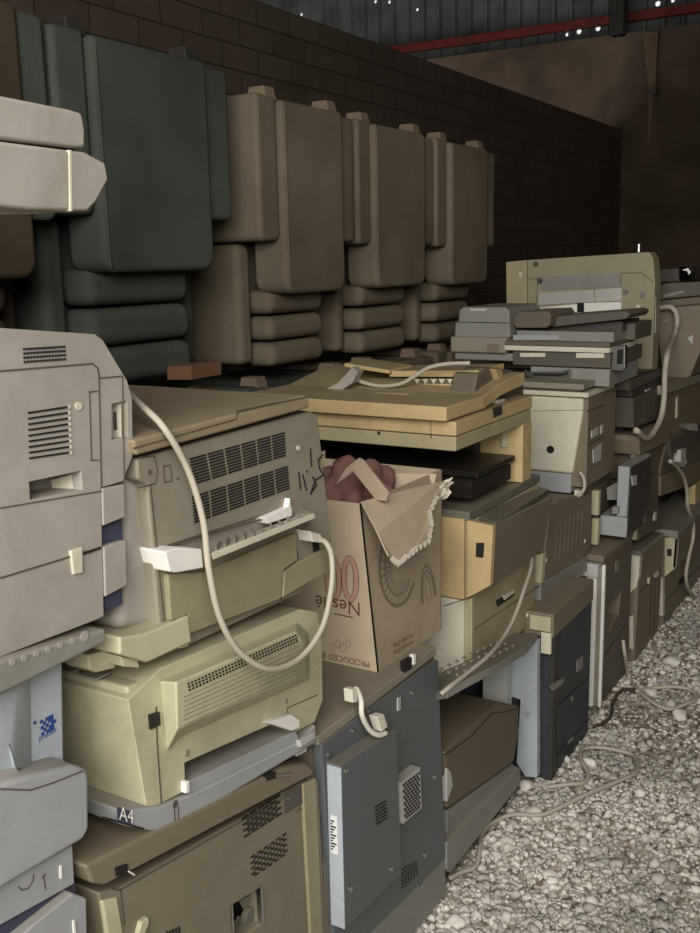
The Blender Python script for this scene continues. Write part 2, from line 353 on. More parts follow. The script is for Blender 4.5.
def gravel():
    rg = np.random.default_rng(3)
    bm = bmesh.new(); bmesh.ops.create_icosphere(bm, subdivisions=1, radius=1)
    tv = np.array([v.co[:] for v in bm.verts]); tf = np.array([[v.index for v in f.verts] for f in bm.faces]); bm.free()
    Vs, Fs, To = [], [], []; k = 0
    def put(x, y, r, flatn=.65):
        nonlocal k
        q = tv * (1 + rg.uniform(-.38, .42, (len(tv), 1))) * r * np.array([1, rg.uniform(.6, 1), flatn * rg.uniform(.7, 1.1)])
        a = rg.uniform(0, 6.28); tl = rg.uniform(-.5, .5); c, s = math.cos(a), math.sin(a)
        q = q @ np.array([[1, 0, 0], [0, math.cos(tl), math.sin(tl)], [0, -math.sin(tl), math.cos(tl)]]) @ np.array([[c, s, 0], [-s, c, 0], [0, 0, 1]])
        q += np.array([x, y, ground_h(x, y) + r * .15]); Vs.append(q); Fs.append(tf + k); k += len(tv)
        t = rg.uniform(.38, 1.0) ** .7 * min(1, max(.5, .88 + .55 * noise.noise(Vector((x * 3.2, y * 3.2, 1))))); To.append(np.full(len(tf), t))
    for i in range(52000):
        y = 1.45 + 4.6 * rg.random() ** 1.35; x = -.985 + (0.6 + .42 * (y - 1.4)) * rg.random() * 1.1
        if noise.noise(Vector((x * 2.3, y * 2.3, 5))) > .22 and rg.random() < .6: continue
        r = min(.017, .0042 + rg.exponential(.0022)) * (.85 + .12 * y); put(x, y, r, .8)
    for i in range(800):                        # some under and between the machines
        y = 2.3 + 3 * rg.random(); x = -.95 - .12 * rg.random(); put(x, y, min(.02, .005 + rg.exponential(.004)))
    V = np.concatenate(Vs); Fc = np.concatenate(Fs); T = np.concatenate(To)
    me = bpy.data.meshes.new('gravel'); me.vertices.add(len(V)); me.vertices.foreach_set('co', V.astype(np.float32).ravel())
    me.loops.add(len(Fc) * 3); me.loops.foreach_set('vertex_index', Fc.astype(np.int32).ravel())
    me.polygons.add(len(Fc)); me.polygons.foreach_set('loop_start', np.arange(0, len(Fc) * 3, 3, dtype=np.int32))
    me.update(calc_edges=True); me.materials.append(MATS['stone'])
    at = me.attributes.new('tone', 'FLOAT_COLOR', 'FACE'); at.data.foreach_set('color', np.stack([T, T, T, np.ones_like(T)], 1).astype(np.float32).ravel())
    o = bpy.data.objects.new('gravel', me); COL.objects.link(o)
    o['kind'] = 'stuff'; o['label'] = 'loose pale gravel spread over the dirt floor'; o['category'] = 'gravel'
gravel()
def rock(px, py, r, label):
    g = WZ(px, py, .01); rg = random.Random(int(px * 7 + py)); bm = bmesh.new(); bmesh.ops.create_icosphere(bm, subdivisions=3, radius=r)
    sd = Vector((rg.random() * 50, 0, 0))
    for v in bm.verts:
        v.co *= 1 + .35 * noise.noise(v.co / r * 1.1 + sd); v.co.z *= .6; v.co.x *= .8
    me = bpy.data.meshes.new('stone'); bm.to_mesh(me); bm.free(); me.materials.append(MATS['white_stone'])
    for q in me.polygons: q.use_smooth = True
    o = bpy.data.objects.new('stone', me); COL.objects.link(o); o.location = (g.x, g.y, ground_h(g.x, g.y) + r * .25)
    o.rotation_euler.z = rg.random() * 6; o['label'] = label; o['category'] = 'stone'; o['group'] = 'larger pale stones on the gravel'
for a in ((533, 811, .034, 'largest white stone, beside the looping grey cord near the slumped grey tray'), (526, 783, .028, 'white rubble at the foot of the pale blue copier column'),
          (589, 761, .022, 'small round white stone inside the heart-shaped loop of the ground cord'), (672, 658, .036, 'flat oval white stone up the aisle near the far copiers'),
          (651, 688, .026, 'white stone inside the far ring of cord'), (680, 711, .03, 'pale stone just outside the far ring of cord at the right edge'),
          (549, 866, .026, 'flat pale stone in the lower foreground gravel'), (455, 917, .028, 'pale stone in the gravel beside the foot of the grey-blue panel copier')):
    rock(*a)

# ================================================================ ARMCHAIRS (upside down, against the wall side)
XF = -2.2
def chair(name, label, y0, yL, yR, y1, zt, zarm, zpan, zb, body, arm, leg, group, leftarm=True):
    t = Thing(name, label, 'armchair', group)
    s = t.part('seat', body, .022); s.rbox(XF - .16, XF, yL, yR, zpan, zt, .055)
    pp = Part('piping', arm, 0); pp.tube([(XF - .004, yL + .03, zpan + .02), (XF + .001, yL + .015, zpan + .08), (XF + .001, yL + .012, zt - .03)], .004); s.sub(pp)
    d = t.part('seat_frame', body, .03); d.box(XF - .75, XF - .17, yL + .01, yR - .01, zarm + .1, zt - .01)
    if leftarm:
        a = t.part('armrest', arm, .02); a.rbox(XF - .62, XF - .02, y0 + .005, yL - .004, zarm, zt + .01, .03)
    a = t.part('armrest', arm, .02); a.rbox(XF - .62, XF - .02, yR + .004, y1 - .005, zarm, zt - .01, .03)
    # backrest frame below and its rolled channels
    b = t.part('backrest', body, .03); b.box(XF - .62, XF - .16, y0 + .04, yL - .01, zb + .02, zarm - .005); b.box(XF - .62, XF - .2, yR - .015, y1 - .02, zb + .02, zarm - .005)
    b.box(XF - .62, XF - .25, yL - .01, yR - .02, zb + .02, zarm + .05)
    n = 3; hh = (zpan - zb + .02) / n
    for k in range(n):
        r = t.part('cushion_roll', body, 0, smooth=False); zc = zb + hh * (k + .5); ya, yb = yL + .01, yR - .03
        r.bevel = .04; r.box(XF - .24, XF - .09, ya, yb, zc - hh / 2 + .004, zc + hh / 2 - .004)
    for yy in (yL - .03, yR - .04):
        for xx in (XF - .07, XF - .55):
            l = t.part('leg', leg, .006); l.loft([(xx - .045, yy - .037, zt - .005), (xx + .045, yy - .037, zt - .005), (xx + .045, yy + .037, zt - .005), (xx - .045, yy + .037, zt - .005)],
                                                [(xx - .034, yy - .031, zt + .042), (xx + .034, yy - .031, zt + .042), (xx + .034, yy + .031, zt + .042), (xx - .034, yy + .031, zt + .042)])
    return t.build()
g = 'upturned armchairs stacked by the block wall'
chair('armchair', 'leftmost upturned armchair of the top row, brown seat and slate arms', 1.3, 1.42, 2.0, 2.11, 2.24, 1.68, 1.52, 1.17, 'dark_fabric', 'slate_fabric', 'charcoal', g)
chair('armchair', 'large slate-coloured upturned armchair in the top row, its seat panel facing out', 2.12, 2.26, 2.79, 2.93, 2.21, 1.70, 1.53, 1.17, 'slate_fabric', 'slate_fabric', 'charcoal', g)
chair('armchair', 'brown upturned armchair right next to the slate one, pale lit arm on its left', 3.08, 3.22, 3.66, 3.78, 2.145, 1.63, 1.43, 1.14, 'brown_fabric', 'brown_fabric', 'leg_wood', g)
chair('armchair', 'brown upturned armchair in the middle of the three brown ones', 3.80, 3.92, 4.41, 4.54, 2.13, 1.62, 1.43, 1.13, 'brown_fabric', 'brown_fabric', 'leg_wood', g)
chair('armchair', 'farthest brown upturned armchair in the top row, last before bare wall', 4.56, 4.69, 5.16, 5.30, 2.12, 1.61, 1.42, 1.12, 'brown_fabric', 'brown_fabric', 'leg_wood', g)
gl = 'upturned armchairs in the row beneath, mostly hidden'
lab = ['slate upturned armchair of the lower row, its top behind the left grey printer', 'slate upturned lower-row armchair with a reddish wooden block on it',
       'slate upturned armchair of the lower row behind the cardboard box, small wooden feet up', 'upturned armchair of the lower row behind the yellowed flat-topped copier',
       'farthest upturned armchair of the lower row, beneath the last brown one']
for i, (a, b, c, d) in enumerate(((1.3, 1.42, 2.0, 2.11), (2.12, 2.25, 2.80, 2.93), (2.96, 3.1, 3.66, 3.78), (3.80, 3.92, 4.41, 4.54), (4.56, 4.69, 5.16, 5.30))):
    chair('armchair', lab[i], a, b, c, d, 1.085, .62, .44, .02, 'slate_fabric' if i < 3 else 'brown_fabric', 'slate_fabric' if i < 3 else 'brown_fabric', 'leg_wood', gl)
t = Thing('wooden_block', 'reddish wooden block lying on the lower armchair below the slate armchair', 'block'); p = t.part('block', 'red_wood', .004)
p.poly([WY(167, 366, 2.5), WY(191, 366, 2.5), WY(191, 380, 2.5), WY(167, 380, 2.5)], (0, .16, 0)); t.build()

# ================================================================ MACHINES, from the nearest stack to the farthest
def YZ(px, py, x): p = WX(px, py, x); return (p.y, p.z)
def screw(t, pix, x, r, mat='metal', name='screw'):
    p = t.part(name, mat, 0)
    for a, b in pix: p.disc(WX(a, b, x), (1, 0, 0), r, .003, 12)

# ---- left stack, top: pale tray unit hanging into the picture
X = -.9
t = Thing('printer_top_unit', 'pale grey two-layer printer unit jutting in at the upper left edge', 'printer')
b = t.part('body', 'warm_grey', .008); b.yz([(.35, 1.735), YZ(0, 95, X), YZ(70, 109, X), YZ(83, 113, X), YZ(86, 130, X), YZ(86, 148, X), YZ(74, 148, X), YZ(0, 139, X), (.35, 1.683)], X, .45)
g_ = t.part('grille', 'slot_dark'); g_.fx([(0, 138), (72, 147), (74, 151), (0, 146)], X - .01, .4)
b2 = t.part('tray_body', 'warm_grey', .008); b2.yz([(.35, 1.68), YZ(0, 141, X + .01), YZ(70, 150, X + .01), YZ(70.5, 211, X + .01), YZ(30, 210, X + .01), YZ(0, 207, X + .01), (.35, 1.62)], X + .01, .46)
b3 = t.part('end_cap', 'warm_grey', .006); b3.fx([(71.5, 150.5), (85, 152), (106, 163), (109, 180), (96, 203), (88, 211), (72, 211)], X + .01, .46)
b4 = t.part('seam_strip', 'pale_cream'); b4.fx([(69.5, 150), (71.5, 150), (72.5, 211), (70.5, 211)], X + .0115, .01)
b5 = t.part('base', 'mid_grey', .01); b5.box(-1.35, -.94, .3, .74, 1.485, 1.63)
b6 = t.part('underside_panel', 'pale_grey', .004); b6.fx([(0, 208), (60, 211), (40, 213), (0, 214)], X - .02, .35)
t.build()

# ---- left stack: grey laser printer
X = -.96
t = Thing('laser_printer', 'large warm grey laser printer at the left edge with two vents and a side pocket', 'printer')
b = t.part('body', 'warm_grey', .007)
b.yz([(.42, 1.487), YZ(0, 328, X), YZ(95, 334, X), YZ(103, 340, X), YZ(127, 380, X), YZ(132, 398, X), YZ(133, 456, X), YZ(123, 481, X), YZ(101, 487.5, X), YZ(104, 616, X), YZ(96, 620, X), YZ(0, 657, X), (.42, 1.095)], X, .5)
c = b.cut(); c.hole([(29, 482), (81, 471), (82.5, 490), (30, 500)], X, .05)
c = b.cut(); c.hole([(112, 404), (127, 401), (128, 437), (112, 440)], X, .015)
p = t.part('pocket_guide', 'pale_cream', .002); p.loft([WX(a, q, X - .045) for a, q in ((50, 480), (81, 472), (82, 489), (52, 489))], [WX(a, q, X - .012) for a, q in ((76, 473), (81, 471.5), (82, 490), (77, 490))])
v = t.part('vent', 'slot_dark'); v.slots([(22, 347), (65, 344.5), (66, 361), (23, 364)], 14, 4, .62, .5, X)
v = t.part('vent', 'slot_dark'); v.slots([(27.5, 410), (67.5, 404), (70, 455), (29, 461)], 1, 9, 1, .32, X)
e = t.part('slot_end', 'pale_cream')
for k in range(9): e.disc(WX(68.3 + .22 * k, 407 + 5.7 * k, X), (1, 0, 0), .0022, .002, 8)
e = t.part('button_hole', 'pale_cream'); e.disc(WX(78, 406, X), (1, 0, 0), .0055, .002, 14)
s = t.part('seam', 'seam'); s.lines([(0, 371), (92, 363.5), (97, 368), (98.5, 375), (101, 487)], X, .8)
s.lines([(0, 508), (101, 491)], X, .6); s.lines([(97, 391), (89, 392), (91, 460), (98, 460)], X, .6); s.lines([(99, 378), (122, 376)], X, .7)
s.lines([(0, 578), (101, 547)], X, .9); s.lines([(122, 378), (124, 482)], X, .6)
h = t.part('drawer_grip', 'pale_cream', .003); h.fx([(71, 551), (83, 547), (83.5, 573), (74, 575)], X + .004, .01)
h = t.part('drawer_groove', 'slot_dark'); h.fx([(84, 552), (101, 547), (101, 549), (84, 555)], X + .0015, .01)
r = t.part('power_switch', 'charcoal', .002); r.fx([(113.5, 412), (120, 410), (121, 429), (114, 431)], X - .014, .02)
r = t.part('switch_surround', 'pale_cream', .001); r.fx([(121.5, 403), (127.5, 402), (128, 436), (123, 438)], X - .004, .03)
dr = t.part('drawer_front', 'warm_grey', .003); dr.fx([(102.5, 488.5), (124.5, 484.5), (125.5, 517), (103.5, 526)], X + .002, .48)
dr = t.part('drawer_front', 'warm_grey', .003); dr.fx([(104, 547), (126, 540.5), (127.5, 585), (105.5, 597)], X + .002, .48)
dr = t.part('drawer_body', 'navy', .002); dr.fx([(102, 527), (122, 519), (123, 544), (104, 550)], X - .008, .46)
dr = t.part('drawer_body', 'navy', .002); dr.fx([(105, 595), (122, 587), (123, 604), (106, 612)], X - .008, .46)
t.build()

# ---- left stack: copier with logo column
t = Thing('copier', 'pale blue-grey copier under the large left printer, round blue emblem on its column', 'copier')
cp = t.part('control_panel', 'mid_grey', .008)
a0, a1 = YZ(100, 627, X), YZ(100, 641, X)
cp.yz([(.42, 1.088), YZ(0, 657, X), a0, a1, YZ(92, 645, X), YZ(0, 690, X), (.42, 1.04)], X + .012, .5)
bt = t.part('button', 'warm_grey', 0)
for k in range(7): q = WX(12 + 12 * k, 655 - 4.3 * k + 7, X + .012); bt.disc((q.x, q.y, q.z), (1, 0, 0), .0045 if k < 6 else .007, .001, 12)
cl = t.part('column', 'pale_blue', .012); cl.yz([(.42, 1.06), YZ(0, 680, X - .03), YZ(64, 655, X - .03), YZ(66, 772, X - .03), YZ(36, 782, X - .03), (.42, .86)], X - .03, .45)
wp = t.part('column_bulge', 'pale_blue', .01); wp.loft([WX(a, q, X - .03) for a, q in ((-40, 690), (31, 668), (33, 778), (15, 776), (-40, 780))], [WX(a, q, X - .004) for a, q in ((-40, 696), (18, 680), (16, 772), (10, 740), (-40, 740))])
em = t.part('emblem', 'ink_blue')
ce = WX(47, 725, X - .03)
for i in range(-3, 4):
    for j in range(-3, 4):
        if i * i + j * j <= 9 and (i + j) % 2 == 0 or (i * i + j * j in (8, 9, 5) and i > 0): em.box(ce.x, ce.x + .001, ce.y + (i - .5) * .0044, ce.y + (i + .5) * .0044, ce.z + (j - .5) * .0044, ce.z + (j + .5) * .0044)
em.box(ce.x, ce.x + .001, ce.y - .022, ce.y - .018, ce.z + .010, ce.z + .014)
em.text('phaser', WX(38.5, 741, X - .03), (0, 1, 0.0), (0, 0, 1), .012)
tb = t.part('output_tray', 'cool_grey', .016)
tb.yz([(.42, .885), YZ(0, 779, X), YZ(66, 762, X), YZ(82, 767, X), YZ(84, 775, X), YZ(84.5, 826, X), YZ(78, 838, X), YZ(0, 884, X), (.42, .78)], X + .012, .52)
rm = t.part('tray_rim', 'warm_grey', .005); rm.loft([(X - .02, .42, .892)] + [WX(a, q, X - .02) for a, q in ((0, 777), (18, 784), (40, 778), (66, 760))] + [(X - .45, .87, .905), (X - .45, .42, .905)], [(X - .02, .42, .884)] + [WX(a, q, X - .02) + Vector((0, 0, -.008)) for a, q in ((0, 777), (18, 784), (40, 778), (66, 760))] + [(X - .45, .87, .895), (X - .45, .42, .895)])
s = t.part('seam', 'seam'); s.lines([(0, 789), (30, 790), (52, 783), (82, 771)], X + .012, .7)
d = t.part('drawer', 'cool_grey', .004); d.yz([(.42, .775), YZ(0, 886, X), YZ(73, 845, X), YZ(75, 884, X), YZ(0, 926, X), (.42, .74)], X, .5)
ls = Part('label_slot', 'white'); ls.fx([(60, 866), (62, 865), (62.5, 878), (60.5, 879)], X + .002, .004); d.sub(ls)
sc_ = Part('scrawl', 'seam'); sc_.lines([(18, 887), (22, 890), (28, 888), (33, 880), (33, 875)], X, .5); sc_.lines([(42, 877), (45, 874)], X, .5); sc_.lines([(43, 876), (45, 889)], X, .5); d.sub(sc_)
d = t.part('drawer_gap', 'navy'); d.yz([(.42, .735), YZ(0, 926, X - .006), YZ(75, 884, X - .006), YZ(76, 893, X - .006), YZ(0, 940, X - .006), (.42, .70)], X - .006, .48)
d = t.part('drawer', 'cool_grey', .005); d.yz([(.42, .70), YZ(0, 945, X), YZ(73, 893, X + .01), YZ(87, 898, X + .01), YZ(88, 960, X + .01), YZ(0, 1010, X), (.42, .6)], X + .01, .5)
ls = Part('label_slot', 'white'); ls.fx([(73, 921), (75, 920), (76, 933), (74, 934)], X + .012, .004); d.sub(ls)
d = t.part('cabinet', 'pale_grey', .01); d.box(X - .5, X, .42, .83, 0, .62)
t.build()

# ---- second stack: printer with two slotted vents (tilted)
t = Thing('laser_printer', 'tilted grey-beige printer with two slotted vents, black handwriting and a long cord', 'printer')
b = t.part('body', 'tan_grey', .008)
outl = [(137, 459), (309, 411), (318, 414), (321, 440), (332, 540), (330, 556), (283, 577), (190, 617), (163, 630), (159, 625), (147, 485), (138, 480)]
b.fx(outl, X, .5)
b.cut().hole([(164, 548), (292, 507), (295, 522), (168, 572)], X, .11)
bb = t.part('side_body', 'warm_grey', .02); P1 = [WX(a, q, X - .012) for a, q in ((149, 486), (163, 628))]
bb.poly([P1[0], P1[1], P1[1] + Vector((-.48, 0, 0)), P1[0] + Vector((-.48, 0, 0))], (0, .3, 0))
bb.poly([WX(128, 470, X - .02), WX(150, 484, X - .02), WX(163, 628, X - .02), WX(118, 632, X - .02)], (-.45, 0, 0))
ld = t.part('lid', 'tan_lid', .008, label='brown dusty lid'); ld.fx([(133, 440), (306, 395), (309, 398), (310, 408), (137, 456)], X + .012, .52)
s = Part('seam', 'seam'); s.lines([(134, 448), (236, 419), (236.5, 411), (306, 397)], X + .012, .7); ld.sub(s)
v = t.part('vent', 'slot_dark'); v.slots([(188, 458), (285, 431), (286, 456), (194, 485)], 6, 9, .88, .55, X)
v = t.part('vent', 'slot_dark'); v.slots([(190.5, 496), (288, 465), (290, 489), (193, 524)], 6, 9, .88, .55, X)
s = t.part('seam', 'seam'); s.lines([(140, 457), (154, 456), (157, 470), (155, 483), (138, 488)], X, .6); s.lines([(163, 466), (170, 465), (171, 481), (164, 482), (163, 466)], X, .6)
s.lines([(164, 548), (180, 543), (260, 520), (290, 505)], X, .8); s.lines([(150, 486), (164, 621)], X, .9); s.lines([(294, 533), (298, 560), (284, 570), (281, 602)], X, .9)
e = t.part('button_hole', 'pale_cream'); e.disc(WX(298, 448, X), (1, 0, 0), .0045, .002)
e = t.part('knob', 'seam'); e.disc(WX(149, 472, X), (1, 0, 0), .0035, .002); e.disc(WX(177, 478, X), (1, 0, 0), .002, .002)
i_ = t.part('handwriting', 'ink_black')
for st in (((310, 449), (311, 466)), ((298.5, 472), (300, 489)), ((302.5, 475), (306, 490)), ((306, 471), (307, 472)), ((322.5, 455), (318, 460), (319, 468), (323, 475), (315, 480), (310, 494)), ((310, 494), (316, 485), (312.5, 477))):
    i_.lines(st, X, 1.0, th=.0015)
tr = t.part('paper_tray', 'pale_cream', .002, label='pale ribbed paper tray'); tr.loft([WX(a, q, X - .1) for a, q in ((222, 537), (296, 508), (297, 512), (223, 541))], [WX(a, q, X + .055) for a, q in ((211, 553), (314, 513), (316, 518), (213, 560))])
rb = Part('rib', 'warm_grey')
for k in range(11):
    u = (k + .5) / 11; A = WX(222 + 74 * u, 537 - 29 * u, X - .1); B_ = WX(211.5 + 102 * u, 552.5 - 39.5 * u, X + .052)
    rb.loft([A + Vector((0, -.002, 0)), A + Vector((0, .002, 0)), A + Vector((0, .002, .006)), A + Vector((0, -.002, .006))], [B_ + Vector((0, -.002, 0)), B_ + Vector((0, .002, 0)), B_ + Vector((0, .002, .006)), B_ + Vector((0, -.002, .006))])
tr.sub(rb)
tw = t.part('tray_guide', 'white', .004); tw.fx([(165, 552), (176, 548), (202, 549), (204, 568), (176, 573), (170, 572)], X + .028, .1)
tw = t.part('tray_stop', 'white', .002); tw.fx([(265, 518), (288, 507), (290, 498), (292, 510), (292, 516), (268, 524)], X + .01, .05)
pn = t.part('front_panel', 'olive_beige', .004); pn.fx([(168, 574), (204, 572), (296, 533), (298, 560), (284, 570), (281, 599), (190, 634), (188, 615), (171, 621)], X + .008, .05)
pn = t.part('corner_panel', 'olive_beige', .004); pn.fx([(300, 561), (331, 546), (329, 573), (308, 583), (283, 598), (285, 572)], X + .008, .05)
bs = t.part('base_cover', 'cream', .006); bs.fx([(120, 637), (143, 634), (189, 615.5), (192, 642), (147, 663), (120, 655)], X + .012, .42)
bs = t.part('base', 'tan_grey', .004); bs.fx([(150, 640), (190, 625), (300, 583), (302, 592), (200, 640), (155, 660)], X - .01, .42)
fo = t.part('foot', 'cream', .003); fo.fx([(120, 656), (138, 660), (140, 668), (124, 667)], X, .05); fo.fx([(181, 641), (190, 637), (189, 646), (181, 649)], X, .05)
so = t.part('power_socket', 'slot_dark'); so.fx([(312, 536), (318, 534), (320, 552), (314, 557)], X + .001, .01)
t.build()
t = Thing('power_cord', 'long pale power cord drooping in a loop across the printers from the vented one', 'cord')
p = t.part('cable', 'cable_grey', smooth=True)
p.tube([WX(a, b_, x) for a, b_, x in ((128, 392, -1.1), (140, 404, -1.0), (164, 428, -.94), (188, 470, -.93), (203, 520, -.92), (209, 570, -.91), (220, 618, -.905), (240, 652, -.9), (270, 669, -.89), (300, 658, -.89), (322, 628, -.89), (331, 590, -.9), (332, 560, -.91), (327, 544, -.92), (317, 537, -.945))], .0050, n=10)
p = t.part('plug', 'cable_white', .003); p.fx([(310, 531), (321, 534), (323, 543), (313, 542)], -.93, .03); t.build()

# ---- second stack: beige printer marked A4
t = Thing('laser_printer', 'pale beige printer with a row of round perforations and a dark A4 sticker', 'printer')
b = t.part('body', 'cream', .014)
b.fx([(128, 700), (161, 668), (300, 609), (318, 612), (322, 640), (323, 700), (315, 722), (161, 804), (152, 808), (146, 806)], X, .5)
b.cut().hole([(185, 763), (293, 715), (297, 729), (186, 784)], X, .17)
cv = t.part('front_cover', 'cream', .015); cv.poly([WX(128, 712, X - .02), WX(152, 700, X - .02), WX(158, 804, X - .02), WX(146, 808, X - .02)], (-.46, 0, 0))
tp = t.part('top_shell', 'cream', .01); Q = [WX(127, 687, X - .01), WX(158, 675, X - .01), WX(160, 704, X - .01), WX(128, 712, X - .01)]; tp.poly(Q, (-.47, 0, 0))
kp = t.part('keypad', 'mid_grey', .001)
yk = WX(140, 690, X).y; zk = WX(140, 681, X).z
for k in range(4): kp.box(X - .09 - .05 * k, X - .055 - .05 * k, yk - .03, yk + .0, zk + .001, zk + .004)
wd = t.part('cover_flap', 'cream', .006); wd.loft([WX(a, q, X - .001) for a, q in ((159, 681), (297, 622), (309, 633), (310, 680), (180, 738), (166, 753))], [WX(a, q, X + .035) for a, q in ((176, 682), (296, 631), (303, 640), (303, 676), (190, 724), (177, 730))])
v = t.part('perforation', 'slot_dark'); v.slots([(186, 683), (296, 633.5), (298, 642), (188, 692)], 36, 3, .5, .5, X + .035)
s = t.part('rib', 'tan_grey')
for k in range(7): s.lines([(184, 697 + 4.6 * k), (301, 645 + 4.6 * k)], X + .035, .4, th=.001)
s = t.part('seam', 'seam'); s.lines([(156, 707), (157, 745), (161, 803)], X, .9); s.lines([(127, 706), (157, 703)], X - .009, .6); s.lines([(287, 708), (317, 695)], X, .6); s.lines([(287, 708), (287, 716)], X, .6)
kn = t.part('latch', 'ink_black', .001); kn.fx([(150, 715), (160, 712), (161, 725), (151, 730)], X + .004, .02)
e = t.part('screw', 'tan_grey'); e.disc(WX(186.5, 753, X), (1, 0, 0), .006, .0025); e.disc(WX(285.5, 701, X), (1, 0, 0), .005, .0025)
tr = t.part('output_tray', 'cool_grey', .003); tr.fx([(188, 782), (296, 731), (300, 741), (189, 795)], X + .004, .16); tr.fx([(190, 776), (290, 728), (296, 733), (190, 785)], X - .05, .12)
tw = t.part('tray_guide', 'white', .003); tw.fx([(268, 723), (291, 714), (300, 720), (300, 728), (292, 731)], X + .012, .03); tw.fx([(186, 783), (190, 781), (190, 792), (186, 794)], X + .01, .02)
bs = t.part('base', 'cool_grey', .008); bs.fx([(122, 810), (160, 806), (189, 795), (300, 741), (316, 724), (318, 742), (170, 831), (160, 833), (124, 826)], X + .006, .5)
s = t.part('base_seam', 'slot_dark'); s.fx([(108, 818), (144, 828), (144, 830), (108, 820)], X + .0065, .01)
e = t.part('slot_mark', 'seam'); e.disc(WX(175, 804, X + .006), (1, 0, 0), .006, .001); e.lines([(174, 808), (175, 826)], X + .006, .8); e.lines([(178, 807), (178, 824)], X + .006, .8)
hd = t.part('release_handle', 'pale_grey', .003); hd.fx([(300, 741), (315, 732), (316, 738), (301, 748)], X + .014, .01)
ft = t.part('foot', 'pale_grey', .004); ft.fx([(146, 832), (164, 830), (162, 843), (148, 844)], X - .002, .04)
ft = t.part('foot', 'pale_grey', .004); ft.fx([(296, 748), (308, 742), (307, 752), (297, 757)], X - .002, .04)
sb = t.part('size_sticker', 'navy', .0004, label='dark square sticker reading A4'); sb.fx([(117, 807), (131, 811), (132, 825), (118, 821)], X + .0075, .001)
lt = Part('lettering', 'white'); p0 = WX(119, 819.5, X + .0082); p1 = WX(131, 823, X + .0082); pu = WX(119, 810, X + .0082); lt.text('A4', p0, p1 - p0, pu - p0, .030, 0.0004); sb.sub(lt)
hg = t.part('hinge_arm', 'cream', .004); hg.fx([(88, 655), (116, 648), (116, 668), (96, 673), (90, 670)], X - .03, .05)
t.build()

# ---- second stack: big olive copier
t = Thing('copier', 'large olive-beige copier at the bottom of the picture with a dark fan window', 'copier')
b = t.part('body', 'olive_tan', .008); b.yz([YZ(98, 893, X), YZ(118, 888, X), YZ(312, 778, X), YZ(319, 780, X), YZ(327, 933, X), (1.475, 0), (.945, 0), (.93, .3)], X, .55)
b.cut().hole([(232, 906), (261, 888), (263, 923), (234, 942)], X, .045)
fb = t.part('fan_housing', 'ink_black'); fb.fx([(230, 904), (263, 884), (265, 926), (232, 946)], X - .04, .004)
ld = t.part('lid', 'taupe', .01, label='brown dusty lid edge'); ld.fx([(85, 866), (285, 768), (306, 763), (313, 768), (314, 775), (105, 886), (92, 884)], X + .01, .55)
s = t.part('seam', 'seam'); s.lines([(112, 889), (120, 890), (124, 925)], X, .9); s.lines([(120, 890), (312, 781)], X, .7); s.lines([(303, 812), (311, 950)], X, 1.6); s.lines([(303, 812), (300, 808), (296, 812)], X, .8)
rg = t.part('panel_frame', 'olive_beige', .004); rg.fx([(303, 784), (316, 778), (323, 933), (326, 1000), (316, 1000), (311, 933)], X + .006, .02)
e2 = t.part('raised_edge', 'cream', .004); e2.fx([(139, 933), (142, 922), (149, 917), (150, 922), (146, 933), (146, 960), (139, 960)], X + .008, .02)
v = t.part('vent', 'slot_dark'); v.slots([(241, 818), (280, 793.5), (282, 814), (243, 839)], 5, 7, .8, .55, X, brick=True)
v = t.part('vent', 'slot_dark'); v.slots([(249, 857), (287, 831), (288.5, 853), (250, 880)], 6, 8, .6, .5, X, brick=True)
v = t.part('vent', 'slot_dark'); v.slots([(165, 932), (180, 926), (182, 950), (167, 956)], 5, 1, .5, 1, X)
pl = t.part('socket_plate', 'dark_grey', .001, label='dark rectangular plate'); pl.fx([(284, 793), (308, 779), (310, 799), (285, 814)], X + .003, .01)
e = Part('screw', 'metal'); e.disc(WX(304, 790, X + .003), (1, 0, 0), .003, .002); e.disc(WX(288, 799, X + .003), (1, 0, 0), .003, .002); pl.sub(e)
fn = t.part('fan', 'green_grey', .001); cc = WX(246, 916, X - .03)
fn.disc(cc, (1, 0, 0), .018, .012, 20)
for k in range(5):
    a = k * 2 * math.pi / 5; d0 = Vector((0, math.cos(a), math.sin(a))); d1 = Vector((0, math.cos(a + .7), math.sin(a + .7)))
    fn.poly([cc + d0 * .016, cc + d0 * .042 + Vector((.008, 0, 0)), cc + d1 * .042 - Vector((.004, 0, 0)), cc + d1 * .016], (.002, 0, 0))
fr = t.part('window_frame', 'metal', .0005); fr.fx([(260.5, 887), (262.5, 886), (264.5, 924), (262.5, 925)], X + .003, .01); fr.fx([(231.5, 905), (233, 904), (235, 942), (233.5, 942)], X + .001, .01)
lk = t.part('lid_latch', 'ink_black', .001); lk.fx([(116, 868), (128, 864), (128, 873), (117, 877)], X + .013, .01)
lk = t.part('lid_latch', 'ink_black', .001); lk.fx([(267, 776), (276, 772), (276, 778), (268, 781)], X + .013, .01)
hk = t.part('latch_pin', 'metal', .001); hk.tube([WX(276, 776, X + .012), WX(292, 774, X + .03)], .0025, n=6); hk.tube([WX(128, 871, X + .012), WX(135, 875, X + .02)], .0025, n=6)
cr = t.part('corner_post', 'cream', .008); cr.yz([YZ(100, 900, X), YZ(117, 896, X), YZ(123, 933, X), (.965, .3), (.965, .01), (.94, .01), (.925, .3)], X + .003, .04)
t.build()

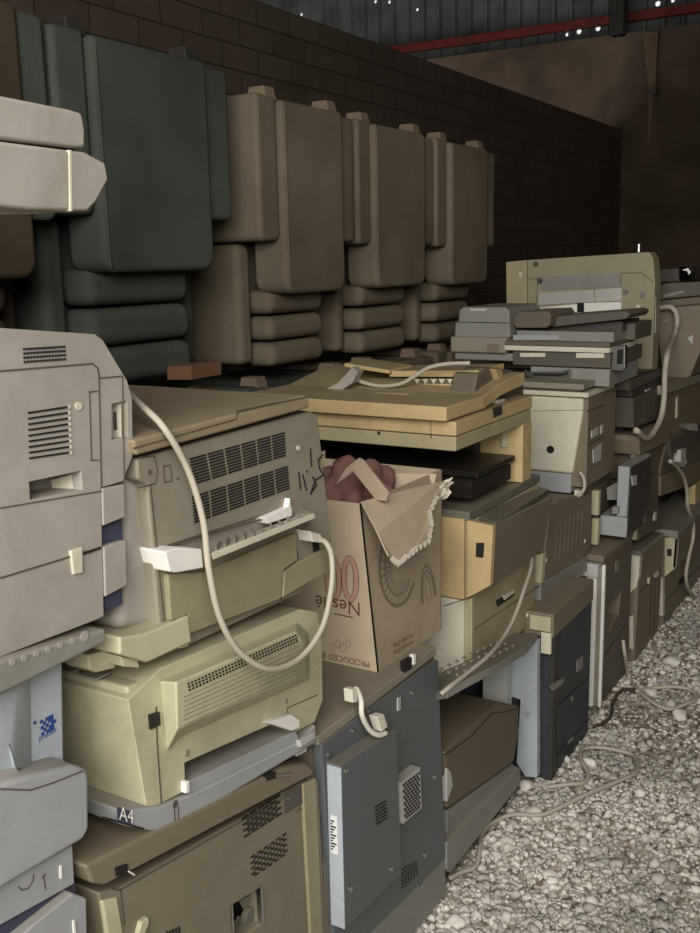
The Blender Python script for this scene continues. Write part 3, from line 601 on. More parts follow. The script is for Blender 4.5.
# ---- third stack: grey panelled copier back
X = -.96
t = Thing('copier', 'copier with a blue-grey metal back panel, boxed module and small grille on it', 'copier')
b = t.part('body', 'taupe', .006); b.yz([(1.475, .02), (2.0, .02), (1.962, .655), (1.475, .655)], X - .004, .55)
tp = t.part('top_rim', 'tan_grey', .005); tp.box(X - .5, X + .004, 1.452, 1.957, .657, .678)
sk = t.part('latch_plate', 'ink_black', .001); sk.fx([(404, 662), (412, 657), (412, 668), (405, 673)], X + .008, .01)
sk = t.part('latch_tab', 'white', .001); sk.fx([(413.5, 655), (416, 654), (416, 664), (413.5, 665)], X + .01, .01)
pn = t.part('back_panel', 'blue_grey', .002); pn.yz([YZ(319, 744, X), YZ(433, 659, X), YZ(436, 660, X), YZ(443, 858, X), (1.49, .16)], X + .006, .02)
sk = t.part('skirt', 'mid_grey', .003); sk.yz([YZ(443, 859, X), YZ(445, 892, X), (1.49, .01), (1.49, .158)], X + .004, .05)
s = t.part('seam', 'dark_grey'); s.lines([(407, 733), (405, 740), (407, 743), (418, 733), (419, 712), (416, 709), (407, 716), (407, 733)], X + .006, .5); s.lines([(397, 702), (401, 698), (402, 713), (397, 717)], X + .006, .5)
s.lines([(389, 704), (391, 728)], X + .006, .5)
screw(t, ((411.5, 693), (353, 731), (434, 777), (424.5, 855), (329, 755), (364, 724), (421, 886)), X + .006, .0065)
ks = t.part('keyhole_tab', 'pale_grey', .001); ks.fx([(398, 698), (401, 697), (401, 710), (398, 711)], X + .009, .005)
v = t.part('vent', 'slot_dark'); v.slots([(401, 868), (417, 860), (418, 874), (401, 891)], 6, 6, .5, .4, X + .006)
gp = WX(341, 765, X).y
# module box
Yb = WX(323, 765, X).y
xf = WY(341, 766, Yb).x
mb = t.part('module_box', 'blue_grey', .002)
BY = [YZ(341, 766, xf), YZ(396.5, 730, xf), YZ(401.5, 873, xf), YZ(346, 928, xf)]
BY[0] = (Yb, BY[0][1]); BY[3] = (Yb, BY[3][1])
mb.yz(BY, xf, xf - X - .006)
sd = Part('side_strip', 'pale_blue', .001, label='pale blue side strip'); zt_, zb_ = BY[0][1], BY[3][1]
sd.box(X + .01, xf + .0005, Yb - .002, Yb + .001, zb_ + .001, zt_ - .004); mb.sub(sd)
lb = Part('label', 'label_white', 0, label='white printed label'); L0 = zt_ - .10; lb.box(X + .016, xf - .010, Yb - .0035, Yb - .001, zb_ + .16, zb_ + .24); mb.sub(lb)
tx = Part('label_print', 'ink_black'); [tx.box(xf - .024, xf - .020 + .004 * (k % 3), Yb - .0042, Yb - .003, zb_ + .168 + .006 * k, zb_ + .171 + .006 * k) for k in range(11)]; mb.sub(tx)
v = Part('vent', 'slot_dark'); v.slots([(374, 806), (386, 799), (387.5, 819), (376, 826)], 2, 6, .9, .35, xf); mb.sub(v)
sw = Part('screw', 'metal')
for a, q in ((345.5, 771), (391, 869), (350, 889)): sw.disc(WX(a, q, xf), (1, 0, 0), .0065, .003, 12)
mb.sub(sw)
# grille
gr = t.part('grille_box', 'pale_grey', .001); 
G = [(401, 783), (420, 767), (422, 808), (403, 824)]; gr.fx(G, X + .03, .026)
v = Part('grille_hole', 'slot_dark'); v.slots([(402, 784), (419.5, 771), (421, 807), (404, 821)], 7, 12, .62, .62, X + .03, brick=True); gr.sub(v)
pgs = t.part('connector', 'metal', .002); pgs.fx([(363, 712), (370, 709), (372, 722), (364, 726)], X + .016, .01); pgs.fx([(372, 716), (381, 714), (383, 722), (374, 726)], X + .024, .015)
t.build()
t = Thing('power_cord', 'short white lead with a plug on the top edge of the blue-grey panel', 'cord')
p = t.part('cable', 'cable_white', smooth=True); p.tube([WX(a, b_, x) for a, b_, x in ((352, 696, X + .02), (356, 689, X + .025), (361, 700, X + .03), (362, 715, X + .035), (369, 729, X + .035), (378, 735, X + .04), (386, 733, X + .042))], .0055)
p = t.part('plug', 'cable_white', .003); p.fx([(352, 690), (357, 688), (358, 702), (353, 703)], X + .03, .02); p.fx([(377, 717), (384, 714), (388, 727), (382, 732)], X + .045, .02); t.build()

# ---- cardboard box standing on it
t = Thing('cardboard_box', 'open cardboard carton printed upside down, torn flap hanging over its side', 'box')
xb = -1.0; Yc = WX(379, 672, xb).y; zb = .672
ctop = WY(361, 504, Yc - .0); cbot = Vector((xb, Yc, zb))
ztop = ctop.z
rtop = WX(444, 486, ctop.x + .005); rbot = WX(441, 640, xb)
Dp = .34
cs = t.part('side_panel', 'cardboard', 0)
th = .004
def wall(p, a, b, c, d, n): p.poly([a, b, c, d], n)
rt = Vector((ctop.x, rtop.y, ztop)); rb_ = Vector((xb, rbot.y - .0, zb))
wall(cs, cbot, rb_, rt, ctop, (-th, 0, 0))
ce_ = t.part('end_panel', 'cardboard_pale', 0); lt_ = ctop + Vector((-Dp, 0, 0)); lb_ = cbot + Vector((-Dp, 0, 0)); wall(ce_, cbot, ctop, lt_, lb_, (0, th, 0))
cb_ = t.part('back_panel', 'cardboard_pale', 0); wall(cb_, lb_, lt_, rt + Vector((-Dp, 0, .02)), rb_ + Vector((-Dp, 0, 0)), (th, 0, 0))
cb_ = t.part('end_panel', 'cardboard', 0); wall(cb_, rb_, rt, rt + Vector((-Dp, 0, .0)), rb_ + Vector((-Dp, 0, 0)), (0, -th, 0))
cb_ = t.part('bottom_panel', 'cardboard', 0); wall(cb_, cbot, rb_, rb_ + Vector((-Dp, 0, 0)), lb_, (0, 0, th))
# print on the narrow end (upside down)
ed = (ctop - cbot).normalized(); 
def endp(px, py): return WY(px, py, Yc - .001)
pr = t.part('printing', 'ink_brown', 0)
o1 = endp(361, 603); pr.text('Nestlé', o1, (-1, 0, 0), (0, 0, -1), .044)
o2 = endp(370, 662); pr.text('PRODUCED BY', o2, (-1, 0, 0), (0, 0, -1), .020)
un = endp(353, 617.5); pr.box(un.x - .05, un.x, Yc - .0015, Yc, un.z - .001, un.z + .001)
def ring(p, c, ru, rv, wd_, n=28, y=Yc - .0012):
    a_ = [Vector((c.x + ru * math.cos(2 * math.pi * k / n), y, c.z + rv * math.sin(2 * math.pi * k / n))) for k in range(n)]
    b_ = [Vector((c.x + (ru - wd_) * math.cos(2 * math.pi * k / n), y, c.z + (rv - wd_) * math.sin(2 * math.pi * k / n))) for k in range(n)]
    p.add(a_ + b_, [(k, (k + 1) % n, (k + 1) % n + n, k + n) for k in range(n)])
pk = t.part('pink_letter', 'ink_pink'); 
for cx_ in (350, 333): c = endp(cx_, 579); ring(pk, c, .022, .052, .013)
for cx_ in (350, 333):
    c = endp(cx_, 579); ring(pr, c, .023, .053, .0015); ring(pr, c, .010, .040, .0015)
for k in range(4):
    c = endp(348 - 5 * k, 644 + (k % 2) * 4); ring(pr, c, .006, .010, .001)
# print on the long side
fp = t.part('side_printing', 'taupe', 0)
cc = WX(398, 566, -1.02)
def sring(c, ru, rv, wd_, a0=0, a1=6.283, n=26):
    nn = (ctop - cbot); sl = nn.x / nn.z
    f_ = lambda k, r1, r2: Vector((xb + sl * (c.z + r2 * math.sin(k) - zb) + .0015, c.y + r1 * math.cos(k), c.z + r2 * math.sin(k)))
    A = [f_(a0 + (a1 - a0) * k / n, ru, rv) for k in range(n + 1)]; B_ = [f_(a0 + (a1 - a0) * k / n, ru - wd_, rv - wd_) for k in range(n + 1)]
    fp.add(A + B_, [(k, k + 1, k + n + 2, k + n + 1) for k in range(n)])
sring(cc, .088, .092, .008, 2.4, 5.6); sring(cc, .062, .066, .003, 2.4, 5.6)
for k in range(14):
    a = 2.5 + k * .22; d = Vector((0, math.cos(a), math.sin(a))); q = cc + d * .03; sring(cc, .080, .084, .05, a, a + .035, 1)
c2 = WX(432, 600, -1.0); sring(c2, .04, .085, .006, 0, 3.14); sring(c2, .032, .072, .004, 0, 3.14); sring(c2, .015, .06, .003, 0, 3.14)
pl_ = t.part('side_text', 'ink_brown')
for k in range(2): a_ = WX(387, 655 - 7 * k, xb + .0015); b_ = WX(413, 640 - 7 * k, xb + .0015); pl_.text('net weight 20 kg', Vector((a_.x, b_.y, b_.z)), a_ - b_, (0, 0, -1), .014)
# flaps
fl = t.part('flap', 'cardboard_pale', 0, label='torn flap folded down over the side')
A = [WX(362, 503, -1.02), WX(410, 490, -1.02), WX(440, 483, -1.02), WX(436, 497, -1.0), WX(429, 512, -.985), WX(431, 524, -.97), WX(428, 541, -.955), WX(415, 549, -.945), WX(404, 558, -.935), WX(397, 563, -.93), WX(389, 557, -.93), WX(378, 533, -.955)]
fl.poly(A, (-.004, 0, .002))
te = Part('torn_edge', 'torn_paper', 0)
for i in range(3, 10):
    for k in range(3):
        u = k / 3; q = A[i] * (1 - u) + A[i + 1] * u; r_ = random.Random(i * 5 + k)
        te.poly([q + Vector((.002, -.010 - .006 * r_.random(), .003)), q + Vector((.002, .002, .005 * r_.random() + .004)), q + Vector((.003, .006, -.005 * r_.random())), q + Vector((.002, -.002, -.008))], (.002, 0, 0))
fl.sub(te)
cr = t.part('crumpled_flap', 'torn_paper', 0, label='crumpled torn corner of a flap')
bmx = bmesh.new(); bmesh.ops.create_grid(bmx, x_segments=9, y_segments=6, size=.5)
o_ = WX(443, 487, -1.03)
for v_ in bmx.verts:
    a, b_ = v_.co.x, v_.co.y; nz = noise.noise(Vector((a * 5, b_ * 5, 2))); n2 = noise.noise(Vector((a * 5, b_ * 5, 9)))
    v_.co = o_ + Vector((.03 * nz + b_ * .02, a * .075 + .01 * n2, b_ * .055 + .015 * nz - .008))
vv = [v_.co.copy() for v_ in bmx.verts]; ff = [tuple(q.index for q in f.verts) for f in bmx.faces]; bmx.free()
nV = len(vv); cr.add(vv + [q + Vector((-.002, 0, -.003)) for q in vv], ff + [tuple(i + nV for i in reversed(f)) for f in ff])
f2 = t.part('flap', 'cardboard', 0, label='side flap leaning up from the left end')
f2.poly([WY(a, q, Yc + .03) for a, q in ((336, 484), (346, 468), (359, 458), (363, 460), (389, 493), (386, 501), (376, 500), (353, 471), (345, 478))], (.0, .004, 0))
f3 = t.part('flap', 'cardboard_pale', 0); f3.poly([WY(376, 473, 2.0), WY(436, 474, 2.1), WY(432, 500, 2.1), WY(376, 505, 2.0)], (0, .004, 0))
t.build()
t = Thing('cloth', 'dusty pink crumpled cloth stuffed in the open cardboard carton', 'cloth')
p = t.part('cloth', 'pink_cloth', smooth=True)
bm = bmesh.new(); bmesh.ops.create_icosphere(bm, subdivisions=4, radius=1)
cc = WY(352, 496, Yc + .16)
for v_ in bm.verts:
    k = 1 + .3 * noise.noise(v_.co * 1.8) + .35 * abs(noise.noise(v_.co * 2.6 + Vector((4, 0, 0)))) - .1; v_.co = cc + Vector((v_.co.x * .10 * k, v_.co.y * .10 * k, v_.co.z * .085 * k))
p.add([v_.co.copy() for v_ in bm.verts], [tuple(q.index for q in f.verts) for f in bm.faces]); bm.free(); t.build()

# ---- fourth stack, top: flat-topped yellowed copier scanner with C-shaped frame
X = -1.0; y0 = WX(456, 452, X).y
t = Thing('copier', 'yellowed beige copier with a flat overhanging top and open paper bay behind the carton', 'copier')
xl = X - .62
z1 = WX(456, 422, X).z; z0 = WX(456, 452, X).z; zm = WX(456, 437, X).z
y1 = WX(532.5, 400, X).y
tp = t.part('scanner_top', 'yellow_beige', .006); tp.box(xl, X, y0, y1, zm + .001, z1)
tp2 = t.part('scanner_base', 'beige', .006); tp2.box(xl, X - .002, y0 + .003, y1 - .002, z0, zm - .001)
s = t.part('seam', 'seam'); s.lines([(431, 421), (431, 438)], y0, .6, axis='Y'); e = t.part('button_hole', 'slot_dark'); e.disc(WY(379, 433, y0), (0, -1, 0), .004, .002)
bg_ = t.part('badge', 'charcoal', .001); bg_.fx([(493, 408), (502, 405), (502.5, 414), (494, 418)], X + .002, .004)
tx = Part('badge_text', 'metal'); q0 = WX(495, 414, X + .003); q1 = WX(502, 410, X + .003); tx.text('mita', q0, Vector((0, 1, -.05)), (0, 0, 1), .022, .0006); bg_.sub(tx)
ar = t.part('side_column', 'yellow_beige', .006); ya = WX(523, 430, X).y; zbase = WX(473, 515, X + .01).z + .008; ar.box(X - .13, X, ya - .0, y1 - .001, zbase, z0 + .001)
ar2 = t.part('column_step', 'cream', .003); q = WY(507, 430, ya - .01); ar2.box(q.x, X - .06, ya - .012, ya + .02, q.z - .05, q.z)
tr = t.part('exit_tray', 'black_plastic', .004); w0 = WY(507, 466, ya - .08); w1 = WY(507, 481, ya - .08)
tr.box(xl, w0.x, y0 + .12, ya - .05, w1.z, w0.z)
tr.box(xl, w0.x - .0, y0 + .16, ya - .02, w0.z + .004, w0.z + .02)
bk = t.part('rear_wall', 'charcoal', 0); bk.box(xl, xl + .03, y0 + .1, y1, zbase, z0); bk.box(xl, X - .16, y1 - .04, y1 - .01, zbase, z0)
ld = t.part('lid', 'yellow_beige', .006, label='yellowed document lid')
yl = y0 - .03; A = [WY(309, 401, yl), WY(446, 407, yl), WY(446, 419, yl), WY(309, 412.5, yl)]
zl1, zl0 = A[1].z, z1 + .004; ld.box(xl, A[1].x, yl, y1 - .30, zl0, zl1)
ld.poly([(A[1].x, y1 - .31, zl0), (A[1].x, y1 - .31, zl1), (A[1].x, y1 - .16, zl1 + .025), (A[1].x, y1 - .03, zl1 + .03), (A[1].x, y1 - .03, zl0 + .03), (A[1].x, y1 - .2, zl0 + .02)], (xl - A[1].x, 0, 0))
hmp = t.part('lid_bump', 'yellow_beige', .01); c = WY(384, 402, y0 + .12); hmp.poly([WY(367, 402, y0 + .1), WY(372, 392, y0 + .13), WY(406, 393, y0 + .13), WY(412, 402, y0 + .1)], (0, .15, 0))
# document feeder on the lid
yf = y0 + .26
fd = t.part('feeder_tray', 'yellow_beige', .004); fd.fy([(344, 363), (389, 370), (389, 374), (344, 367)], yf - .02, .14); fd.fy([(389, 371), (478, 370), (478, 377), (389, 377)], yf, .18)
rk = t.part('roller_rack', 'pale_cream', .0)
for k in range(8): a = 414 + k * 8.2; rk.fy([(a, 379), (a + 6, 379), (a + 3, 384)], yf + .01, .05)
rb = t.part('feeder_body', 'brown_grey', .004); rb.fy([(372, 378), (478, 378), (483, 385), (484, 394), (372, 394)], yf + .02, .2)
rb2 = Part('feeder_lip', 'yellow_beige', .001); rb2.fy([(396, 384), (478, 384), (482, 390), (480, 391), (477, 387), (396, 386.5)], yf + .005, .03); rb.sub(rb2)
br = t.part('feeder_side', 'brown_grey', .008); br.poly([WX(a, q, X - .05) for a, q in ((473, 398), (478, 374), (490, 367), (512, 370), (524, 385), (524, 398))], (-.07, 0, 0))
b2_ = t.part('feeder_bracket', 'yellow_beige', .003); b2_.poly([WX(a, q, X - .035) for a, q in ((495, 369), (502, 369.5), (507, 391), (499, 391), (497, 388), (501, 386))], (-.025, 0, 0))
sm = t.part('feeder_foot', 'pale_cream', .001); sm.fx([(498, 400), (505, 398.5), (505, 403), (498, 404)], X - .03, .02)
cvp = t.part('curved_guide', 'warm_grey', .0); 
ga = [(300, 399), (322, 397), (340, 391), (352, 383), (358, 372)]; gb = [(300, 396), (320, 392), (338, 383), (348, 372), (352, 367)]
cvp.poly([WY(a, q, yf - .1) for a, q in ga + gb[::-1]], (0, .03, 0))
t.build()
t = Thing('power_cord', 'dark grey cord curling over the lid of the yellowed copier', 'cord')
p = t.part('cable', 'cable_grey', smooth=True); p.tube([WY(a, b_, yf - .05) for a, b_ in ((352, 376), (362, 382), (380, 386), (400, 384), (415, 376), (428, 368), (446, 364), (470, 363))], .0055); t.build()

# ---- fourth stack, middle: beige copier with grey top and tilted front panel
X = -1.0
t = Thing('copier', 'beige copier with a dark green-grey top and a drooping brown panel, black rocker switch', 'copier')
yb = WX(473, 680, X + .01).y
ztop = WX(473, 515, X + .01).z
yr = yb + .47
b = t.part('body', 'beige', .006); b.yz([(yb, WX(473, 680, X).z), (yb, ztop - .02), (yr + .02, ztop - .02), (yr, .49)], X, .55)
lf = t.part('end_cover', 'yellow_beige', .005, label='yellowed end cover'); q = WY(444, 520, yb); lf.box(q.x - .3, X - .012, yb - .012, yb + .02, WX(473, 597, X).z + .0, ztop - .012)
lf = t.part('end_cover', 'pale_cream', .005, label='paler lower end cover'); lf.box(q.x - .3, X - .012, yb - .012, yb + .02, WX(473, 678, X).z, WX(473, 598, X).z)
tp = t.part('top_slab', 'green_grey', .005)
tp.loft([WX(458, 508, X - .1) , WX(495, 522, X + .07), WX(549, 489, X + .05), WX(530, 484, X - .1)], [WX(458, 508, X - .1) + Vector((0, 0, -.025)), WX(495, 529, X + .07), WX(549, 495, X + .05), WX(530, 484, X - .1) + Vector((0, 0, -.025))])
tp.box(X - .5, X - .0, yb - .005, yr + .03, ztop - .018, ztop + .006)
yw = WX(493, 525, X + .07).y
wg = t.part('switch_bay', 'yellow_beige', .003); wg.loft([(X, yw, WX(473, 517, X).z), (X, yw, WX(473, 594, X).z), (X, yw + .02, WX(473, 594, X).z), (X, yw + .02, WX(473, 517, X).z)],
    [WY(493, 526, yw), WY(490, 586, yw), WY(490, 586, yw) + Vector((0, .02, 0)), WY(493, 526, yw) + Vector((0, .02, 0))])
sw = Part('rocker_switch', 'ink_black', .002); sw.fy([(476, 543), (484, 543), (483, 558), (475.5, 557)], yw - .003, .01); wg.sub(sw)
pn = t.part('front_panel', 'taupe', .004, label='brown panel hanging open'); pn.loft([WX(493, 526, X + .07), WX(553, 497, X + .07), WX(543, 549, X + .02), WX(491, 588, X + .05)], [WX(493, 526, X + .07) + Vector((-.012, 0, 0)), WX(553, 497, X + .07) + Vector((-.012, 0, 0)), WX(543, 549, X + .02) + Vector((-.012, 0, 0)), WX(491, 588, X + .05) + Vector((-.012, 0, 0))])
s = t.part('seam', 'seam'); s.lines([(474, 629), (540, 585)], X, .8); s.lines([(444, 606), (472, 597)], X, .7)
ed = t.part('edge_strip', 'cream', .001); ed.fx([(471.5, 598), (474, 597), (473.5, 664), (471.5, 665)], X + .003, .02)
gp = t.part('drawer_grip', 'slot_dark', .001); gp.fx([(496, 601), (515, 589), (514, 596), (498, 607)], X + .002, .01)
gp2 = t.part('grip_lip', 'pale_cream', .001); gp2.fx([(504, 596), (515, 589.5), (514.5, 593), (505, 600)], X + .006, .008)
e = t.part('knob', 'pale_cream', .001); e.disc(WX(527, 615, X), (1, 0, 0), .008, .006)
t.build()
t = Thing('power_cord', 'grey cord hanging from under the open brown panel to the grey control panel', 'cord')
p = t.part('cable', 'cable_grey', smooth=True); p.tube([WX(a, b_, x) for a, b_, x in ((532, 558, -.97), (531, 568, -.95), (524, 590, -.93), (514, 618, -.92), (503, 638, -.91), (489, 655, -.89), (470, 671, -.89), (452, 685, -.89), (441, 694, -.9))], .0052); t.build()

# ---- fourth stack, bottom: grey copier with light blue column
X = -.96
t = Thing('copier', 'grey-brown floor copier with a curved control panel, pale blue column and slumped tray', 'copier')
yn = WX(447, 870, X).y
cp = t.part('control_panel', 'mid_grey', .006)
top = [WX(447, 690, X + .05), WX(466, 679, X + .07), WX(498, 663, X + .075), WX(527, 646, X + .06), WX(538, 633, X + .03)]
zc = sum(p.z for p in top) / 5
top = [Vector((p.x, p.y, p.z)) for p in top]
ring_ = top + [Vector((X - .12, top[-1].y, .486)), Vector((X - .12, top[0].y + .14, .486))]
cp.poly(ring_, (0, 0, -.022))
kp = Part('key', 'tan_grey', 0)
for i in range(9):
    for j in range(3):
        u = (i + .5) / 9; q = top[1] * (1 - u) + top[3] * u + Vector((-.03 - .022 * j, 0, .010 + .002 * j)); kp.box(q.x - .0035, q.x + .0035, q.y - .006, q.y + .006, q.z - .012, q.z - .0075)
cp.sub(kp)
up = t.part('scanner_housing', 'pale_grey', .005); up.box(X - .5, X - .10, yn + .02, top[-1].y - .02, .43, .49)
cl = t.part('column', 'pale_blue', .006, label='pale blue end column'); ycl = WZ(524, 777, 0.0).y
ycl = WX(537, 778, X).y - .03
cl.loft([WY(a, q, ycl) for a, q in ((511, 660), (537, 640), (537, 778), (525, 777), (516, 763), (520, 700), (511, 697))], [WY(a, q, ycl) + Vector((0, .03, 0)) for a, q in ((511, 660), (537, 640), (537, 778), (525, 777), (516, 763), (520, 700), (511, 697))])
e = Part('round_mark', 'cool_grey', 0); e.disc(WY(527.5, 714, ycl), (0, -1, 0), .010, .001, 16); cl.sub(e)
ic = t.part('inner_column', 'pale_grey', .004); q = WY(484, 670, ycl - .04); q2 = WY(508, 670, ycl - .04); ic.box(q.x, q2.x, ycl - .05, ycl - .005, .15, .43)
dk = t.part('inner_slot', 'slot_dark', 0); dk.box(X - .4, X - .18, yn + .2, ycl - .06, .33, .42)
b = t.part('body', 'brown_grey', .01); b.yz([YZ(445, 752, X), YZ(497, 703, X), YZ(519, 706, X), YZ(519, 732, X), YZ(514, 762, X), YZ(447, 809, X)], X, .5)
eg = t.part('white_edge', 'pale_grey', .002); eg.fx([(447, 768), (451, 772), (453, 785), (448, 800), (447, 802)], X + .003, .02)
s = t.part('seam', 'slot_dark'); s.lines([(445, 755), (470, 737), (492, 713), (503, 712), (519, 708)], X, .9)
lo = t.part('lower_shell', 'mid_grey', .006); lo.fx([(447, 811), (514, 764), (514, 772), (490, 795), (470, 815), (448, 838)], X - .01, .4)
cs = t.part('tray_casing', 'pale_grey', .004); cs.fx([(474, 800), (512, 768), (516, 772), (500, 792), (480, 808)], X - .03, .3)
tr = t.part('paper_tray', 'mid_grey', .005, label='slumped paper tray on the gravel'); tr.fx([(447, 843), (519, 767), (521, 771), (520, 785), (450, 873), (447, 870)], X + .008, .35)
bd = t.part('base', 'charcoal', .005); bd.box(X - .5, X - .03, yn, yn + .5, 0, .2)
t.build()

# ---- fifth stack, bottom: dark navy cabinet copier
X = -.96
yh = WZ(551, 781, 0).y; xh = WZ(551, 781, 0).x
t = Thing('copier', 'dark navy floor copier cabinet with two drawers, beside a pale blue column', 'copier')
zt = WX(551, 640, xh).z; yh2 = WX(591, 640, xh).y
b = t.part('cabinet', 'dark_navy', .006); b.box(xh - .5, xh, yh, yh2, 0, zt)
tp = t.part('top_band', 'taupe', .006); z1 = WX(545, 617, xh).z
tp.box(xh - .5, xh + .004, yh - .02, yh2, zt + .002, zt + .075)
en = t.part('end_cap', 'cream', .004, label='cream top corner'); q = WY(530, 612, yh - .03); en.box(q.x, xh - .0, yh - .035, yh - .018, zt + .025, zt + .07)
en = t.part('corner_chip', 'pale_cream', .003); en.box(xh - .03, xh + .0, yh - .03, yh - .018, zt - .045, zt + .02)
s = t.part('seam', 'slot_dark'); s.lines([(552, 710), (589, 677)], xh, 1.2); s.lines([(556, 755), (590, 718)], xh, 1.0); s.lines([(556, 712), (557, 768)], xh, .8)
h = t.part('handle', 'mid_grey', .002); h.fx([(552, 686), (565, 678), (563, 684), (554, 691)], xh + .012, .01)
l_ = t.part('label', 'mid_grey', 0); l_.fx([(577, 661), (583, 656), (583, 668), (577, 672)], xh + .002, .004)
e = t.part('latch', 'metal', .001); e.fx([(571, 697), (573, 695), (573, 700), (571, 702)], xh + .004, .004); e.fx([(568, 741), (573, 736), (573, 740), (568, 745)], xh + .004, .004)
cn = t.part('corner_post', 'charcoal', .004); cn.box(xh - .012, xh + .002, yh - .002, yh + .03, 0, zt)
t.build()

# ---- fifth stack: brown ribbed unit
X = -1.0
t = Thing('printer', 'brown-olive printer body with a ribbed side, grey lower band, on the navy cabinet', 'printer')
b = t.part('body', 'taupe', .008, label='ribbed olive-brown shell')
yA = WX(542, 583, X).y
b.fx([(542, 583), (545, 552), (551, 505), (562, 499), (592, 494), (591, 545), (587, 555)], X, .5)
rb = Part('rib', 'brown_grey', 0)
for k in range(7):
    a = 557 + k * 4.2; rb.lines([(a, 524 - k * 2.2), (a - 2, 560 - k * 2.6)], X, 1.0, th=.002)
b.sub(rb)
ec = t.part('end_cover', 'cream', .004); ec.poly([WY(534, 555, yA - .01), WY(543, 553, yA - .01), WY(541, 584, yA - .01), WY(533, 584, yA - .01)], (0, .03, 0))
lb = t.part('lower_band', 'mid_grey', .005); lb.fx([(541, 584), (587, 556), (588, 570), (566, 585), (541, 605)], X + .004, .5)
le = t.part('lower_end', 'pale_grey', .004); le.poly([WY(533, 585, yA - .012), WY(541, 585, yA - .012), WY(540, 606, yA - .012), WY(534, 606, yA - .012)], (0, .03, 0))
bt = t.part('button', 'pale_cream', .001)
for a, q in ((584.5, 541), (545.5, 560)): bt.disc(WX(a, q, X), (1, 0, 0), .007, .004, 10)
ft = t.part('foot', 'pale_grey', .002); ft.fx([(551, 592), (555, 590), (555, 596), (551, 597)], X + .006, .02); ft.fx([(575, 578), (580, 575), (580, 580), (575, 582)], X + .006, .02)
t.build()

# ---- fifth stack: cream rounded unit
yj = WX(581, 492, X).y
t = Thing('printer', 'tall cream printer body with a grey base, its plain end showing one black hole', 'printer')
b = t.part('body', 'pale_cream', .016, label='cream plastic end')
Lf = WY(533, 400, yj).x - .12; zz = lambda q: WY(560, q, yj).z
xr = WY(583, 400, yj).x
b.loft([(Lf, yj, zz(397)), (xr, yj, zz(397)), (xr, yj, zz(410)), (xr - .03, yj, zz(473)), (Lf, yj, zz(473))], [(Lf, yj + .28, zz(397)), (xr, yj + .28, zz(397)), (xr, yj + .28, zz(410)), (xr - .03, yj + .28, zz(473)), (Lf, yj + .28, zz(473))])
lo = t.part('base', 'cool_grey', .008); lo.box(Lf + .01, xr - .035, yj + .004, yj + .27, zz(493), zz(473) - .002)
s = t.part('seam', 'tan_grey'); s.lines([(533, 411), (583, 410)], yj, 1.0, axis='Y')
lp = t.part('top_lip', 'pale_cream', .005); lp.box(Lf, xr + .02, yj - .01, yj + .28, zz(396), zz(391))
l2 = t.part('top_lip_upper', 'tan_grey', .005); l2.box(Lf - .02, xr + .01, yj - .03, yj + .28, zz(388), zz(382)); l2.box(Lf - .02, xr - .01, yj, yj + .28, zz(391), zz(388))
e = t.part('hole', 'slot_dark', 0); e.disc(WY(550.5, 449.5, yj), (0, -1, 0), .013, .002, 18); e.disc(WY(550.5, 449.5, yj) , (0, -1, 0), .004, .004, 8)
sd = t.part('side_panel', 'taupe', .005); sd.box(xr - .2, xr + .015, yj + .01, yj + .32, zz(486), zz(396))
s2 = t.part('side_seam', 'slot_dark'); s2.lines([(587, 411), (605, 405)], xr + .015, .8); s2.lines([(587, 445), (605, 436)], xr + .015, .8)
sl = t.part('side_plate', 'pale_grey', .001); sl.fx([(592, 431), (598, 427), (598, 435), (592, 438)], xr + .018, .005); sl.fx([(601, 426), (603.5, 424), (603.5, 432), (601, 434)], xr + .018, .005); sl.fx([(593, 450), (602, 443), (601, 460), (594, 463)], xr + .018, .005)
ft = t.part('foot', 'pale_cream', .002); f0 = WY(577, 494, yj); ft.box(f0.x - .01, f0.x + .012, yj + .0, yj + .03, f0.z - .012, f0.z + .012)
t.build()
t = Thing('power_cord', 'thin grey cord looped under the tall cream printer body', 'cord')
p = t.part('cable', 'cable_grey', smooth=True); p.tube([WY(a, b_, yj - .02) for a, b_ in ((541, 497), (552, 500), (566, 500), (577, 497), (584, 489), (584, 479), (580, 472))], .006); t.build()
# narrow cream stack piece right of it
t = Thing('printer', 'narrow cream and brown printer end in the gap below the tall cream one', 'printer')
yk = WX(602, 520, X - .02).y - .12
b = t.part('body', 'brown_grey', .005); b.box(X - .5, X - .03, yk + .01, yk + .24, .50, WY(597, 478, yk).z)
c1_ = t.part('end_cover', 'cream', .004); q0 = WY(592, 490, yk); q1 = WY(598.5, 516, yk); c1_.box(q0.x, q1.x, yk - .005, yk + .02, q1.z + .002, q0.z)
c2_ = t.part('end_cover', 'cream', .004); q0 = WY(592, 518, yk); q1 = WY(598, 545, yk); c2_.box(q0.x, q1.x, yk - .005, yk + .02, q1.z, q0.z)
t.build()

# ---- fifth stack, top: grey and beige scanner with feeder
yk = 3.22
t = Thing('scanner', 'wide grey and beige scanner with a document feeder, on top of the cream printer body', 'scanner')
def zK(q): return WY(540, q, yk).z
def xK(a, q=340): return WY(a, q, yk).x
b = t.part('base', 'mid_grey', .008); b.box(xK(452), xK(524), yk + .02, yk + .4, zK(363), zK(355))
b = t.part('left_housing', 'tan_grey', .012, label='beige left end'); b.box(xK(450), xK(506), yk, yk + .42, zK(355), zK(338.5))
bt = Part('button_plate', 'taupe', .001); bt.fy([(487, 344), (499, 344), (499, 352), (487, 352)], yk - .002, .004); b.sub(bt)
fd = t.part('feeder_cover', 'mid_grey', .014); fd.loft([WY(a, q, yk + .02) for a, q in ((454, 338), (455, 322), (458, 321), (459, 310), (463, 307), (505, 307), (509, 311), (510, 338))], [WY(a, q, yk + .02) + Vector((0, .3, 0)) for a, q in ((454, 338), (455, 322), (458, 321), (459, 310), (463, 307), (505, 307), (509, 311), (510, 338))])
